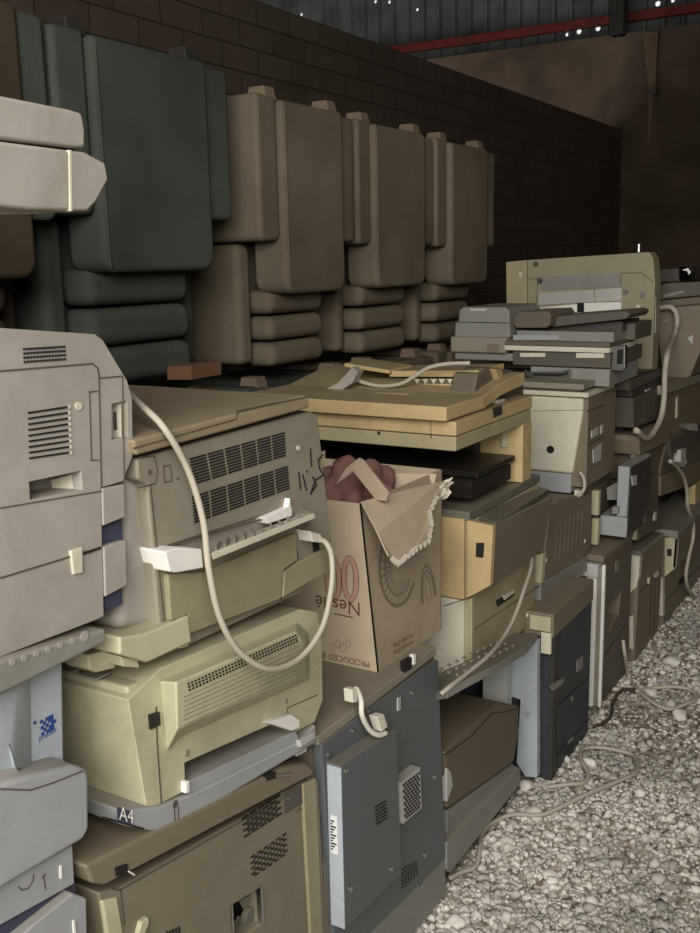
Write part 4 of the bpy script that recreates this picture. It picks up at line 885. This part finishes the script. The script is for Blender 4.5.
s = Part('seam', 'slot_dark', 0); s.lines([(456, 322), (510, 323)], yk + .02, 1.2, axis='Y'); fd.sub(s)
lb = Part('paper_tab', 'pale_grey', .0); lb.fy([(470, 308.5), (486, 308.5), (486, 311), (470, 311)], yk + .017, .01); fd.sub(lb)
md = t.part('glass_housing', 'mid_grey', .004); md.box(xK(511), xK(609), yk + .05, yk + .42, zK(343), zK(332)); 
mb_ = Part('slider', 'cool_grey', .001); mb_.fy([(513, 335), (559, 335), (559, 340), (513, 340)], yk + .045, .01); md.sub(mb_)
st = t.part('front_strip', 'pale_cream', .003, label='thin beige strip'); st.box(xK(505), xK(610), yk - .005, yk + .3, zK(351), zK(346)); 
dkp = t.part('upper_strip', 'brown_grey', .002); dkp.box(xK(505), xK(610), yk - .004, yk + .3, zK(345.6), zK(341.5))
dk = t.part('lower_body', 'dark_grey', .003); dk.box(xK(512), xK(610), yk + .01, yk + .4, zK(366), zK(351.5))
wt = t.part('white_tab', 'pale_cream', .001); wt.fy([(520, 353), (545, 353), (545, 357), (520, 357)], yk + .004, .01); wt.fy([(576, 353), (604, 353), (604, 358), (576, 358)], yk + .004, .01)
t1 = t.part('document_tray', 'brown_grey', .006); t1.fy([(513, 324), (514, 318), (518, 312), (548, 311), (551, 316), (550, 325), (546, 328), (516, 328)], yk + .04, .25)
t2 = t.part('document_tray', 'dark_grey', .004); t2.fy([(551, 319), (560, 316), (625, 311), (630, 314), (626, 319), (552, 327)], yk + .1, .25); 
t3 = t.part('tray_support', 'charcoal', .004); t3.fy([(512, 329), (622, 321), (622, 332), (512, 332)], yk + .14, .22)
bk2 = t.part('rear_housing', 'dark_grey', .006); bk2.box(xK(520), xK(618), yk + .2, yk + .42, zK(343), zK(326))
cn = t.part('connector_frame', 'metal', .003, label='shiny connector frame'); cnx = xK(612)
q = [(611, 370), (612.5, 350), (616, 346), (625, 345.5), (625, 368), (621, 371)]; cn.fy(q, yk + .02, .03)
ci = Part('connector_opening', 'slot_dark', 0); ci.fy([(616.5, 364), (617.5, 350), (623, 349), (622.5, 364)], yk + .018, .01); cn.sub(ci)
ch = t.part('carriage_rail', 'metal', .001, label='bright metal carriage rail'); ch.fy([(524, 370), (530, 372), (560, 372), (570, 369), (570, 376), (568, 380), (535, 378), (527, 376)], yk - .02, .02)
ci = Part('rail_slot', 'slot_dark', 0); ci.fy([(532, 373.5), (560, 374), (568, 372), (568, 374), (560, 376.5), (533, 375.5)], yk - .022, .004); ch.sub(ci)
lt = t.part('lower_tray', 'mid_grey', .004); lt.box(xK(530, 375), xK(609, 375), yk + .005, yk + .35, zK(384), zK(367))
t.build()

# ---- upright beige cover
yp = 3.95
t = Thing('copier_cover', 'upright pale beige metal copier back cover standing behind the scanner, foil strips on it', 'copier panel')
b = t.part('panel', 'olive_beige', .004); outl = [(506, 262), (652, 252), (655.5, 285), (651, 371), (506, 362)]
b.fy([(527.5, 260), (649, 252), (653, 258), (655, 282), (652, 371), (527.5, 371)], yp, .09)
b2 = t.part('edge_panel', 'beige', .004); b2.fy([(506, 262), (527, 260), (527, 371), (507, 371)], yp + .005, .09)
s = t.part('seam', 'seam'); s.lines([(528, 279), (620, 275)], yp, 1.2, axis='Y'); s.lines([(621, 273), (642, 273), (653, 282)], yp, 1.2, axis='Y'); s.lines([(538, 278), (536, 310)], yp, 1.0, axis='Y'); s.lines([(621, 273), (621, 310)], yp, 1.0, axis='Y')
g_ = t.part('grey_strip', 'mid_grey', .001); g_.fy([(541, 277), (620, 273.5), (620, 287), (541, 290)], yp - .004, .01)
fo = t.part('foil_strip', 'foil', .001, label='bright foil strip'); fo.fy([(539, 293), (593, 290), (594, 302), (538, 305)], yp - .006, .01); fo.fy([(595, 290), (621, 287.5), (621, 301), (595, 302)], yp - .006, .01)
f2 = t.part('white_strip', 'white', .001); f2.fy([(540, 308), (577, 304), (577, 312), (541, 313)], yp - .006, .01); f2.fy([(584, 303), (621, 302), (621, 310), (584, 312)], yp - .006, .01)
k = t.part('black_gap', 'slot_dark', 0); k.fy([(577, 303), (584, 303), (584, 312), (577, 312)], yp - .003, .01)
sc2 = t.part('screw', 'metal', 0)
for a, q in ((643, 295), (626, 292), (536, 264), (540, 281)): sc2.disc(WY(a, q, yp), (0, -1, 0), .012, .004, 12)
e = t.part('round_cap', 'white', 0); e.disc(WY(639, 323, yp), (0, -1, 0), .016, .006, 16)
e = t.part('slot', 'pale_cream', 0); e.fy([(636, 305), (640, 305), (640, 312), (636, 312)], yp - .003, .01); e.fy([(519, 272), (522, 272), (522, 277), (519, 277)], yp - .001, .01)
pg = t.part('pin', 'metal', 0); q = WY(638.5, 252, yp + .04); pg.disc(q, (0, 0, 1), .007, .03, 8)
hn = t.part('side_bracket', 'metal', .001); hn.fy([(652, 292), (656, 292), (656, 333), (652, 333)], yp + .02, .03)
t.build()

# ---- sixth stack, bottom: white-edged copier
X = -.95; ym = WX(605, 720, X).y - .08
t = Thing('copier', 'brown floor copier with a white rounded front edge, next to the navy cabinet', 'copier')
zt = WX(601, 570, X).z; y2 = ym + .36
b = t.part('body', 'brown_grey', .006); b.box(X - .5, X, ym + .01, y2, 0, zt + .02)
b.cut().hole([(609, 602), (621, 592), (619, 614), (608, 634)], X, .16)
mr_ = t.part('recess_shade', 'charcoal', 0); mr_.fx([(607, 600), (623, 588), (621, 618), (606, 638)], X - .15, .004)  # dark sheet standing in for the shade deep in the recess
we = t.part('white_edge', 'white', .008, label='white rounded edge'); 
q0, q1 = WY(587, 600, ym), WY(597, 600, ym)
we.box(q0.x, q1.x, ym - .015, ym + .012, 0, zt + .01); we.box(WY(601, 600, ym).x, WY(604.5, 600, ym).x, ym - .006, ym + .012, 0, zt + .01)
g_ = t.part('edge_groove', 'tan_grey', .001); g_.box(q1.x - .002, WY(601, 600, ym).x, ym - .002, ym + .012, 0, zt + .0)
tp = t.part('top_cover', 'taupe', .006); tp.box(X - .5, X + .003, ym - .012, y2, zt + .022, zt + .045)
tc = t.part('corner_cap', 'pale_grey', .004); tc.box(q0.x - .02, X - .01, ym - .03, ym + .01, zt - .03, zt + .018)
s = t.part('seam', 'slot_dark'); s.lines([(605, 655), (625, 625)], X, 1.2)
e = t.part('knob', 'mid_grey', .002); e.disc(WX(615, 606, X - .06), (1, 0, 0), .012, .02, 12)
ls = t.part('label', 'tan_grey', 0); ls.fx([(616, 562), (619, 560), (619, 570), (616, 572)], X + .002, .01)
t.build()

# ---- sixth stack, middle: L shaped grey unit, and bodies above
X = -.92
t = Thing('printer', 'grey L-shaped printer frame with a square box foot above the white-edged copier', 'printer')
yl = WX(627, 538, X).y - .02
b = t.part('base_box', 'cool_grey', .006); q0 = WY(600, 515, yl); q1 = WY(626.5, 538, yl); b.box(q0.x, q1.x, yl, yl + .25, q1.z, q0.z)
u = t.part('upright', 'cool_grey', .005); q2 = WY(618, 466, yl + .02); q3 = WY(628, 513, yl + .02); u.box(q2.x, q3.x, yl + .02, yl + .3, q0.z - .01, q2.z)
d = t.part('side_cover', 'charcoal', .005); d.poly([(q3.x + .006, a, z) for a, z in ((yl + .0, q1.z), (yl + .02, q2.z), (yl + .3, q2.z - .01), (yl + .28, q0.z), (yl + .2, q1.z))], (-.006, 0, 0))
lt = t.part('latch', 'pale_grey', .002); lt.fx([(632, 476), (637, 475), (637, 485), (633, 486)], q3.x + .01, .006)
sh = t.part('inner_shelf', 'mid_grey', .003); sh.fy([(606, 488), (618, 482), (618, 500), (607, 500)], yl + .1, .2); sh.fy([(612, 507), (618, 507), (618, 514), (612, 514)], yl + .0, .03)
t.build()
t = Thing('printer_tray', 'tall thin grey tray stood on end between the cream printer and the dark stack', 'tray')
p = t.part('tray', 'mid_grey', .004); yq = yl + .28; p.fy([(608, 393), (615, 391), (613, 430), (608, 470), (604, 487), (603, 484)], yq, .25)
p = t.part('rail', 'charcoal', .003); p.fy([(617, 396), (624, 394), (622, 452), (611, 482), (610, 470)], yq + .03, .25)
p = t.part('clip', 'pale_grey', .001); p.fy([(622, 408), (623.5, 407), (623.5, 413), (622, 414)], yq + .025, .006)
t.build()
X = -.96
def slab(name, label, cat, pix, x, mats, depth=.5, extras=(), bev=.005, side=None):
    t = Thing(name, label, cat); b = t.part('body', mats, bev); b.fx(pix, x, depth)
    for nm, mt, q, dx, dd in extras:
        p = t.part(nm, mt, .003); p.fx(q, x + dx, dd)
    return t
t = slab('printer', 'dark charcoal printer body topping the sixth stack right under the upright beige cover', 'printer', [(632, 372), (663, 369), (663, 386), (632, 397)], X, 'charcoal', extras=(('top_shell', 'dark_grey', [(629, 380), (663, 370), (663, 375), (630, 391)], .006, .4), ('latch', 'pale_grey', [(646, 390), (651, 388), (651, 390), (646, 392)], .004, .01)))
p = t.part('lower_body', 'dark_grey', .004); p.fx([(633, 398), (661, 387), (661, 418), (634, 428)], X, .5)
s = t.part('groove', 'slot_dark'); s.lines([(647, 396), (648, 420)], X, 1.2); s.lines([(650, 395), (651, 418)], X, 1.2); e = t.part('mark', 'metal', 0); e.fx([(642, 418), (644, 417), (644, 421), (642, 422)], X + .002, .004)
t.build()
t = slab('printer', 'dark brown printer with a rounded grey end under the charcoal printer body', 'printer', [(639, 440), (669, 421), (670, 438), (669, 464), (639, 481)], X, 'brown_grey', extras=(('sloped_top', 'taupe', [(639, 441), (640, 436), (669, 420), (671, 440), (640, 455)], .02, .3),))
yy = WX(638, 460, X).y - .02
p = t.part('rounded_end', 'pale_grey', .02); a0_ = WY(629, 432, yy); a1_ = WY(638, 461, yy); p.box(a0_.x, a1_.x, yy, yy + .06, a1_.z, a0_.z)
t.build()
t = slab('printer', 'dark brown printer low in the sixth stack with a small white catch', 'printer', [(637, 483), (661, 470), (661, 492), (658, 495), (661, 527), (637, 541)], X, 'brown_grey', extras=(('front_flap', 'dark_grey', [(639, 503), (657, 492), (659, 510), (640, 525)], .012, .2), ('catch', 'pale_grey', [(655, 512), (657, 511), (657, 519), (655, 521)], .015, .01)))
q = t.part('end_cover', 'cream', .003); yy = WX(636, 530, X).y; q.poly([WY(632, 529, yy), WY(636, 526, yy), (WY(636, 540, yy)), WY(631, 540, yy)], (0, .03, 0))
t.build()

# ---- sixth stack, floor: olive copier with cream corner
X = -.95
t = Thing('copier', 'olive-brown floor copier with a cream corner post, just past the white-edged one', 'copier')
yo = WX(635, 648, X).y
b = t.part('body', 'taupe', .006); b.yz([(yo, 0), YZ(640, 554, X), YZ(664, 534, X), YZ(659, 615, X), (WX(658, 628, X).y, 0)], X, .5)
ec = t.part('corner_cover', 'pale_cream', .006, label='cream curved corner cover'); yy = YZ(640, 554, X)[0] - .02
ec.poly([WY(629.5, 553, yy), WY(640, 552, yy), WY(639, 575, yy), WY(636, 588, yy), WY(629, 594, yy)], (0, .04, 0))
ec = t.part('corner_strip', 'pale_cream', .003); ec.poly([WY(629, 617, yy), WY(633, 615, yy), WY(633, 650, yy), WY(629, 648, yy)], (0, .03, 0))
s = t.part('seam', 'slot_dark'); s.lines([(651, 580), (650, 634)], X, 1.3); s.lines([(655, 574), (654, 630)], X, 1.0); s.lines([(640, 592), (661, 570)], X, 1.0); 
e = t.part('catch', 'pale_cream', .001); e.fx([(655, 575), (659, 571), (659, 576), (656, 578)], X + .008, .008); e.fx([(649, 578), (651, 577), (650, 583), (649, 584)], X + .006, .006)
tp = t.part('top_plate', 'mid_grey', .004); tp.fx([(640, 552), (662, 533), (665, 535), (641, 556)], X + .012, .45)
t.build()

# ---- seventh stack, right edge
X = -.95
t = Thing('copier', 'beige floor copier at the right edge with a cream front strip and black switch', 'copier')
yr = WX(666, 618, X).y; 
yr = WX(664.5, 590, X).y; zt = WX(664.5, 538, X).z
b = t.part('body', 'taupe', .005); b.box(X - .5, X, yr, 4.95, 0, zt)
yy = yr - .004; xo = WY(678, 536, yy).x
cw = t.part('switch_panel', 'cream', .003); cw.poly([WY(664.5, 538, yy), WY(678, 536, yy), WY(675.5, 568, yy), WY(664.5, 577, yy)], (0, .03, 0))
sw = Part('switch', 'ink_black', .001); sw.poly([WY(667, 549, yy - .004), WY(671.5, 549, yy - .004), WY(671.5, 556, yy - .004), WY(667, 556, yy - .004)], (0, .01, 0)); cw.sub(sw)
fp_ = t.part('front_panel', 'taupe', .003); fp_.loft([(xo, yr - .004, zt - .005), (xo, 4.9, zt - .005), (xo - .05, 4.9, zt - .22), WY(675.5, 568, yy)], [(xo - .012, yr - .004, zt - .005), (xo - .012, 4.9, zt - .005), (xo - .062, 4.9, zt - .22), WY(675.5, 568, yy) - Vector((.012, 0, 0))])
tp = t.part('top_cover', 'mid_grey', .004); tp.box(X - .5, xo + .002, yr - .02, 4.95, zt + .001, zt + .03)
st = t.part('edge_strip', 'pale_cream', .001); st.fx([(662.5, 578), (664.5, 577), (665, 614), (663, 616)], X + .002, .02)
s = t.part('seam', 'slot_dark'); s.lines([(666, 600), (700, 566)], X, 1.0)
gp = t.part('drawer_grip', 'slot_dark', .001); gp.fx([(679, 581), (687, 573), (687, 578), (679, 586)], X + .002, .01)
t.build()
t = Thing('copier', 'beige copier with an open paper bay and yellowed side column at the right edge', 'copier')
b = t.part('scanner_block', 'taupe', .005); b.fx([(661, 476), (700, 460), (712, 456), (712, 478), (661, 496)], X, .5)
yy = WX(695, 520, X).y - .06
c_ = t.part('side_column', 'yellow_beige', .004, label='yellowed side column'); c_.poly([WY(685, 489, yy), WY(695.5, 484, yy), WY(695, 519, yy), WY(685, 521, yy)], (0, .1, 0))
c2_ = t.part('side_wall', 'brown_grey', .003); c2_.box(X - .06, X - .005, yy + .11, yy + .2, .46, .62)
bk = t.part('exit_tray', 'black_plastic', .003); bk.poly([WY(661, 500, yy), WY(684, 506, yy), WY(684, 511, yy), WY(661, 511, yy)], (0, .2, 0))
bw = t.part('rear_wall', 'tan_grey', .003); bw.poly([WY(655, 509, yy + .1), WY(685, 510, yy + .1), WY(685, 524, yy + .1), WY(655, 524, yy + .1)], (0, .05, 0))
bw = t.part('inner_wall', 'charcoal', .003); bw.poly([WY(650, 480, yy + .22), WY(690, 480, yy + .22), WY(690, 512, yy + .22), WY(650, 512, yy + .22)], (0, .02, 0))
t.build()
t = slab('printer', 'dark grey-brown printer with a pale connector block, halfway up the right edge stack', 'printer', [(668, 440), (685, 434), (712, 416), (712, 455), (661, 475), (661, 468)], X, 'brown_grey', extras=(('top_shell', 'dark_grey', [(670, 441), (712, 418), (712, 432), (671, 456)], .015, .3),))
p = t.part('connector_block', 'pale_grey', .002); p.fx([(681, 450), (686, 448), (686, 458), (688, 462), (684, 467), (681, 462)], X + .03, .03)
t.build()
t = slab('printer', 'olive beige printer with a cream corner strip below the grey bin-like unit on the right', 'printer', [(664, 390), (700, 378), (712, 374), (712, 420), (677, 440), (668, 420)], X, 'taupe', extras=(('lid', 'tan_grey', [(664, 386), (712, 370), (712, 378), (664, 395)], .015, .5),))
yy = WX(677, 400, X).y - .02
p = t.part('corner_strip', 'cream', .003); p.poly([WY(668.5, 398, yy), WY(677, 397, yy), WY(677, 417, yy), WY(673, 421, yy), WY(668.5, 415, yy)], (0, .03, 0))
p = t.part('loose_connector', 'pale_grey', .002); p.fx([(685, 427), (692, 423), (697, 424), (698, 431), (692, 431), (687, 429)], X + .03, .03)
t.build()
yy = 4.35
t = Thing('printer', 'olive grey bin-like printer body with a cut corner, right of the upright beige cover', 'printer')
b = t.part('body', 'taupe', .012); b.fy([(657, 306), (700, 298), (718, 300), (709, 330), (690, 377), (664, 384), (659, 350)], yy, .4)
r_ = t.part('rim', 'brown_grey', .006); r_.fy([(656, 301), (712, 295), (712, 303), (656, 308)], yy - .02, .4)
l_ = t.part('label', 'pale_grey', 0); l_.fy([(687, 338), (693, 335), (692.5, 344)], yy - .003, .004)
h_ = t.part('grip', 'tan_grey', .002); h_.fy([(660, 321), (668, 318), (668, 324)], yy - .006, .01)
t.build()
t = Thing('loose_cover', 'flat dark grey cover lying across the bin-like body at the upper right', 'cover')
b = t.part('lid', 'dark_grey', .006); b.fy([(657, 286), (668, 283), (714, 281), (714, 294), (657, 300)], yy - .04, .42)
b = t.part('pale_edge', 'mid_grey', .003); b.fy([(662, 295), (684, 290), (684, 293), (664, 298)], yy - .045, .01)
t.build()
t = Thing('toner_unit', 'small black box with a shiny glint-painted window on top of the right stack', 'toner unit')
b = t.part('body', 'charcoal', .008); b.fy([(655, 270), (692, 267), (692, 281), (655, 283)], yy + .02, .2)
b = t.part('window', 'glass_black', .003); b.fy([(679, 267), (691, 266.5), (693, 270), (692.5, 280), (681, 281), (679, 278)], yy + .0, .05)
b = t.part('painted_glint', 'white', 0); b.fy([(682, 270), (688, 268), (691, 272), (689, 275), (687, 271)], yy - .003, .004)  # white shape painting a highlight onto the window
t.build()
t = Thing('printer', 'olive printer at the far right edge beside the bin-like body', 'printer')
b = t.part('body', 'olive_beige', .008); b.box(-1.5, -1.0, 4.66, 5.1, WY(696, 377, 4.66).z, WY(696, 352, 4.66).z)
b = t.part('panel', 'taupe', .008); b.box(-1.5, -1.02, 4.70, 5.1, WY(696, 352, 4.66).z, WY(696, 330, 4.66).z)
t.build()

# ---- cords
def cord(label, pts, r, mat='cable_grey', name='power_cord'):
    t = Thing(name, label, 'cord'); p = t.part('cable', mat, smooth=True); p.tube(pts, r); t.build()
cord('thick grey cord bending down the front of the bin-like body at the upper right', [WY(a, q, 4.30 if q < 340 else 4.0) if q < 340 else WX(a, q, -.93) for a, q in ((657, 308), (670, 307), (676, 313), (677, 324), (674, 336), (668, 352), (665, 372), (664, 398), (660, 420), (648, 438), (636, 430))], .011)
cord('thin pale cord running down the right edge stack to the gravel', [WX(a, q, -.91) for a, q in ((670, 461), (677, 467), (684, 478), (687, 492), (688, 508), (693, 522), (693, 538), (689, 556), (686, 575), (689, 590), (700, 603))], .008)
def G(px, py, r=.008):
    p = WZ(px, py, .012); return Vector((p.x, p.y, ground_h(p.x, p.y) + .012 + r))
cord('pale cord with a heart-shaped loop on the gravel by the navy cabinet', [G(a, q) for a, q in ((449, 879), (462, 871), (476, 863), (480, 848), (481, 835), (491, 824), (512, 817), (540, 815), (557, 810), (587, 798), (615, 785), (634, 775), (638, 764), (633, 752), (615, 748), (595, 747), (582, 752), (581, 764), (588, 776), (584, 784), (568, 787), (547, 787))], .0062)
cord('pale cord lying in a wide ring on the gravel near the far copiers', [WX(623, 640, -.93), WX(625, 655, -.92)] + [G(a, q) for a, q in ((629, 674), (638, 688), (652, 699), (670, 704), (686, 701), (696, 695), (690, 688), (672, 686), (650, 686), (636, 690))], .0068)
cord('dark cord trailing from the white-edged copier across the gravel', [G(a, q) for a, q in ((594, 722), (603, 719), (611, 712), (613, 699), (622, 690), (636, 687))], .006, 'cable_dark')
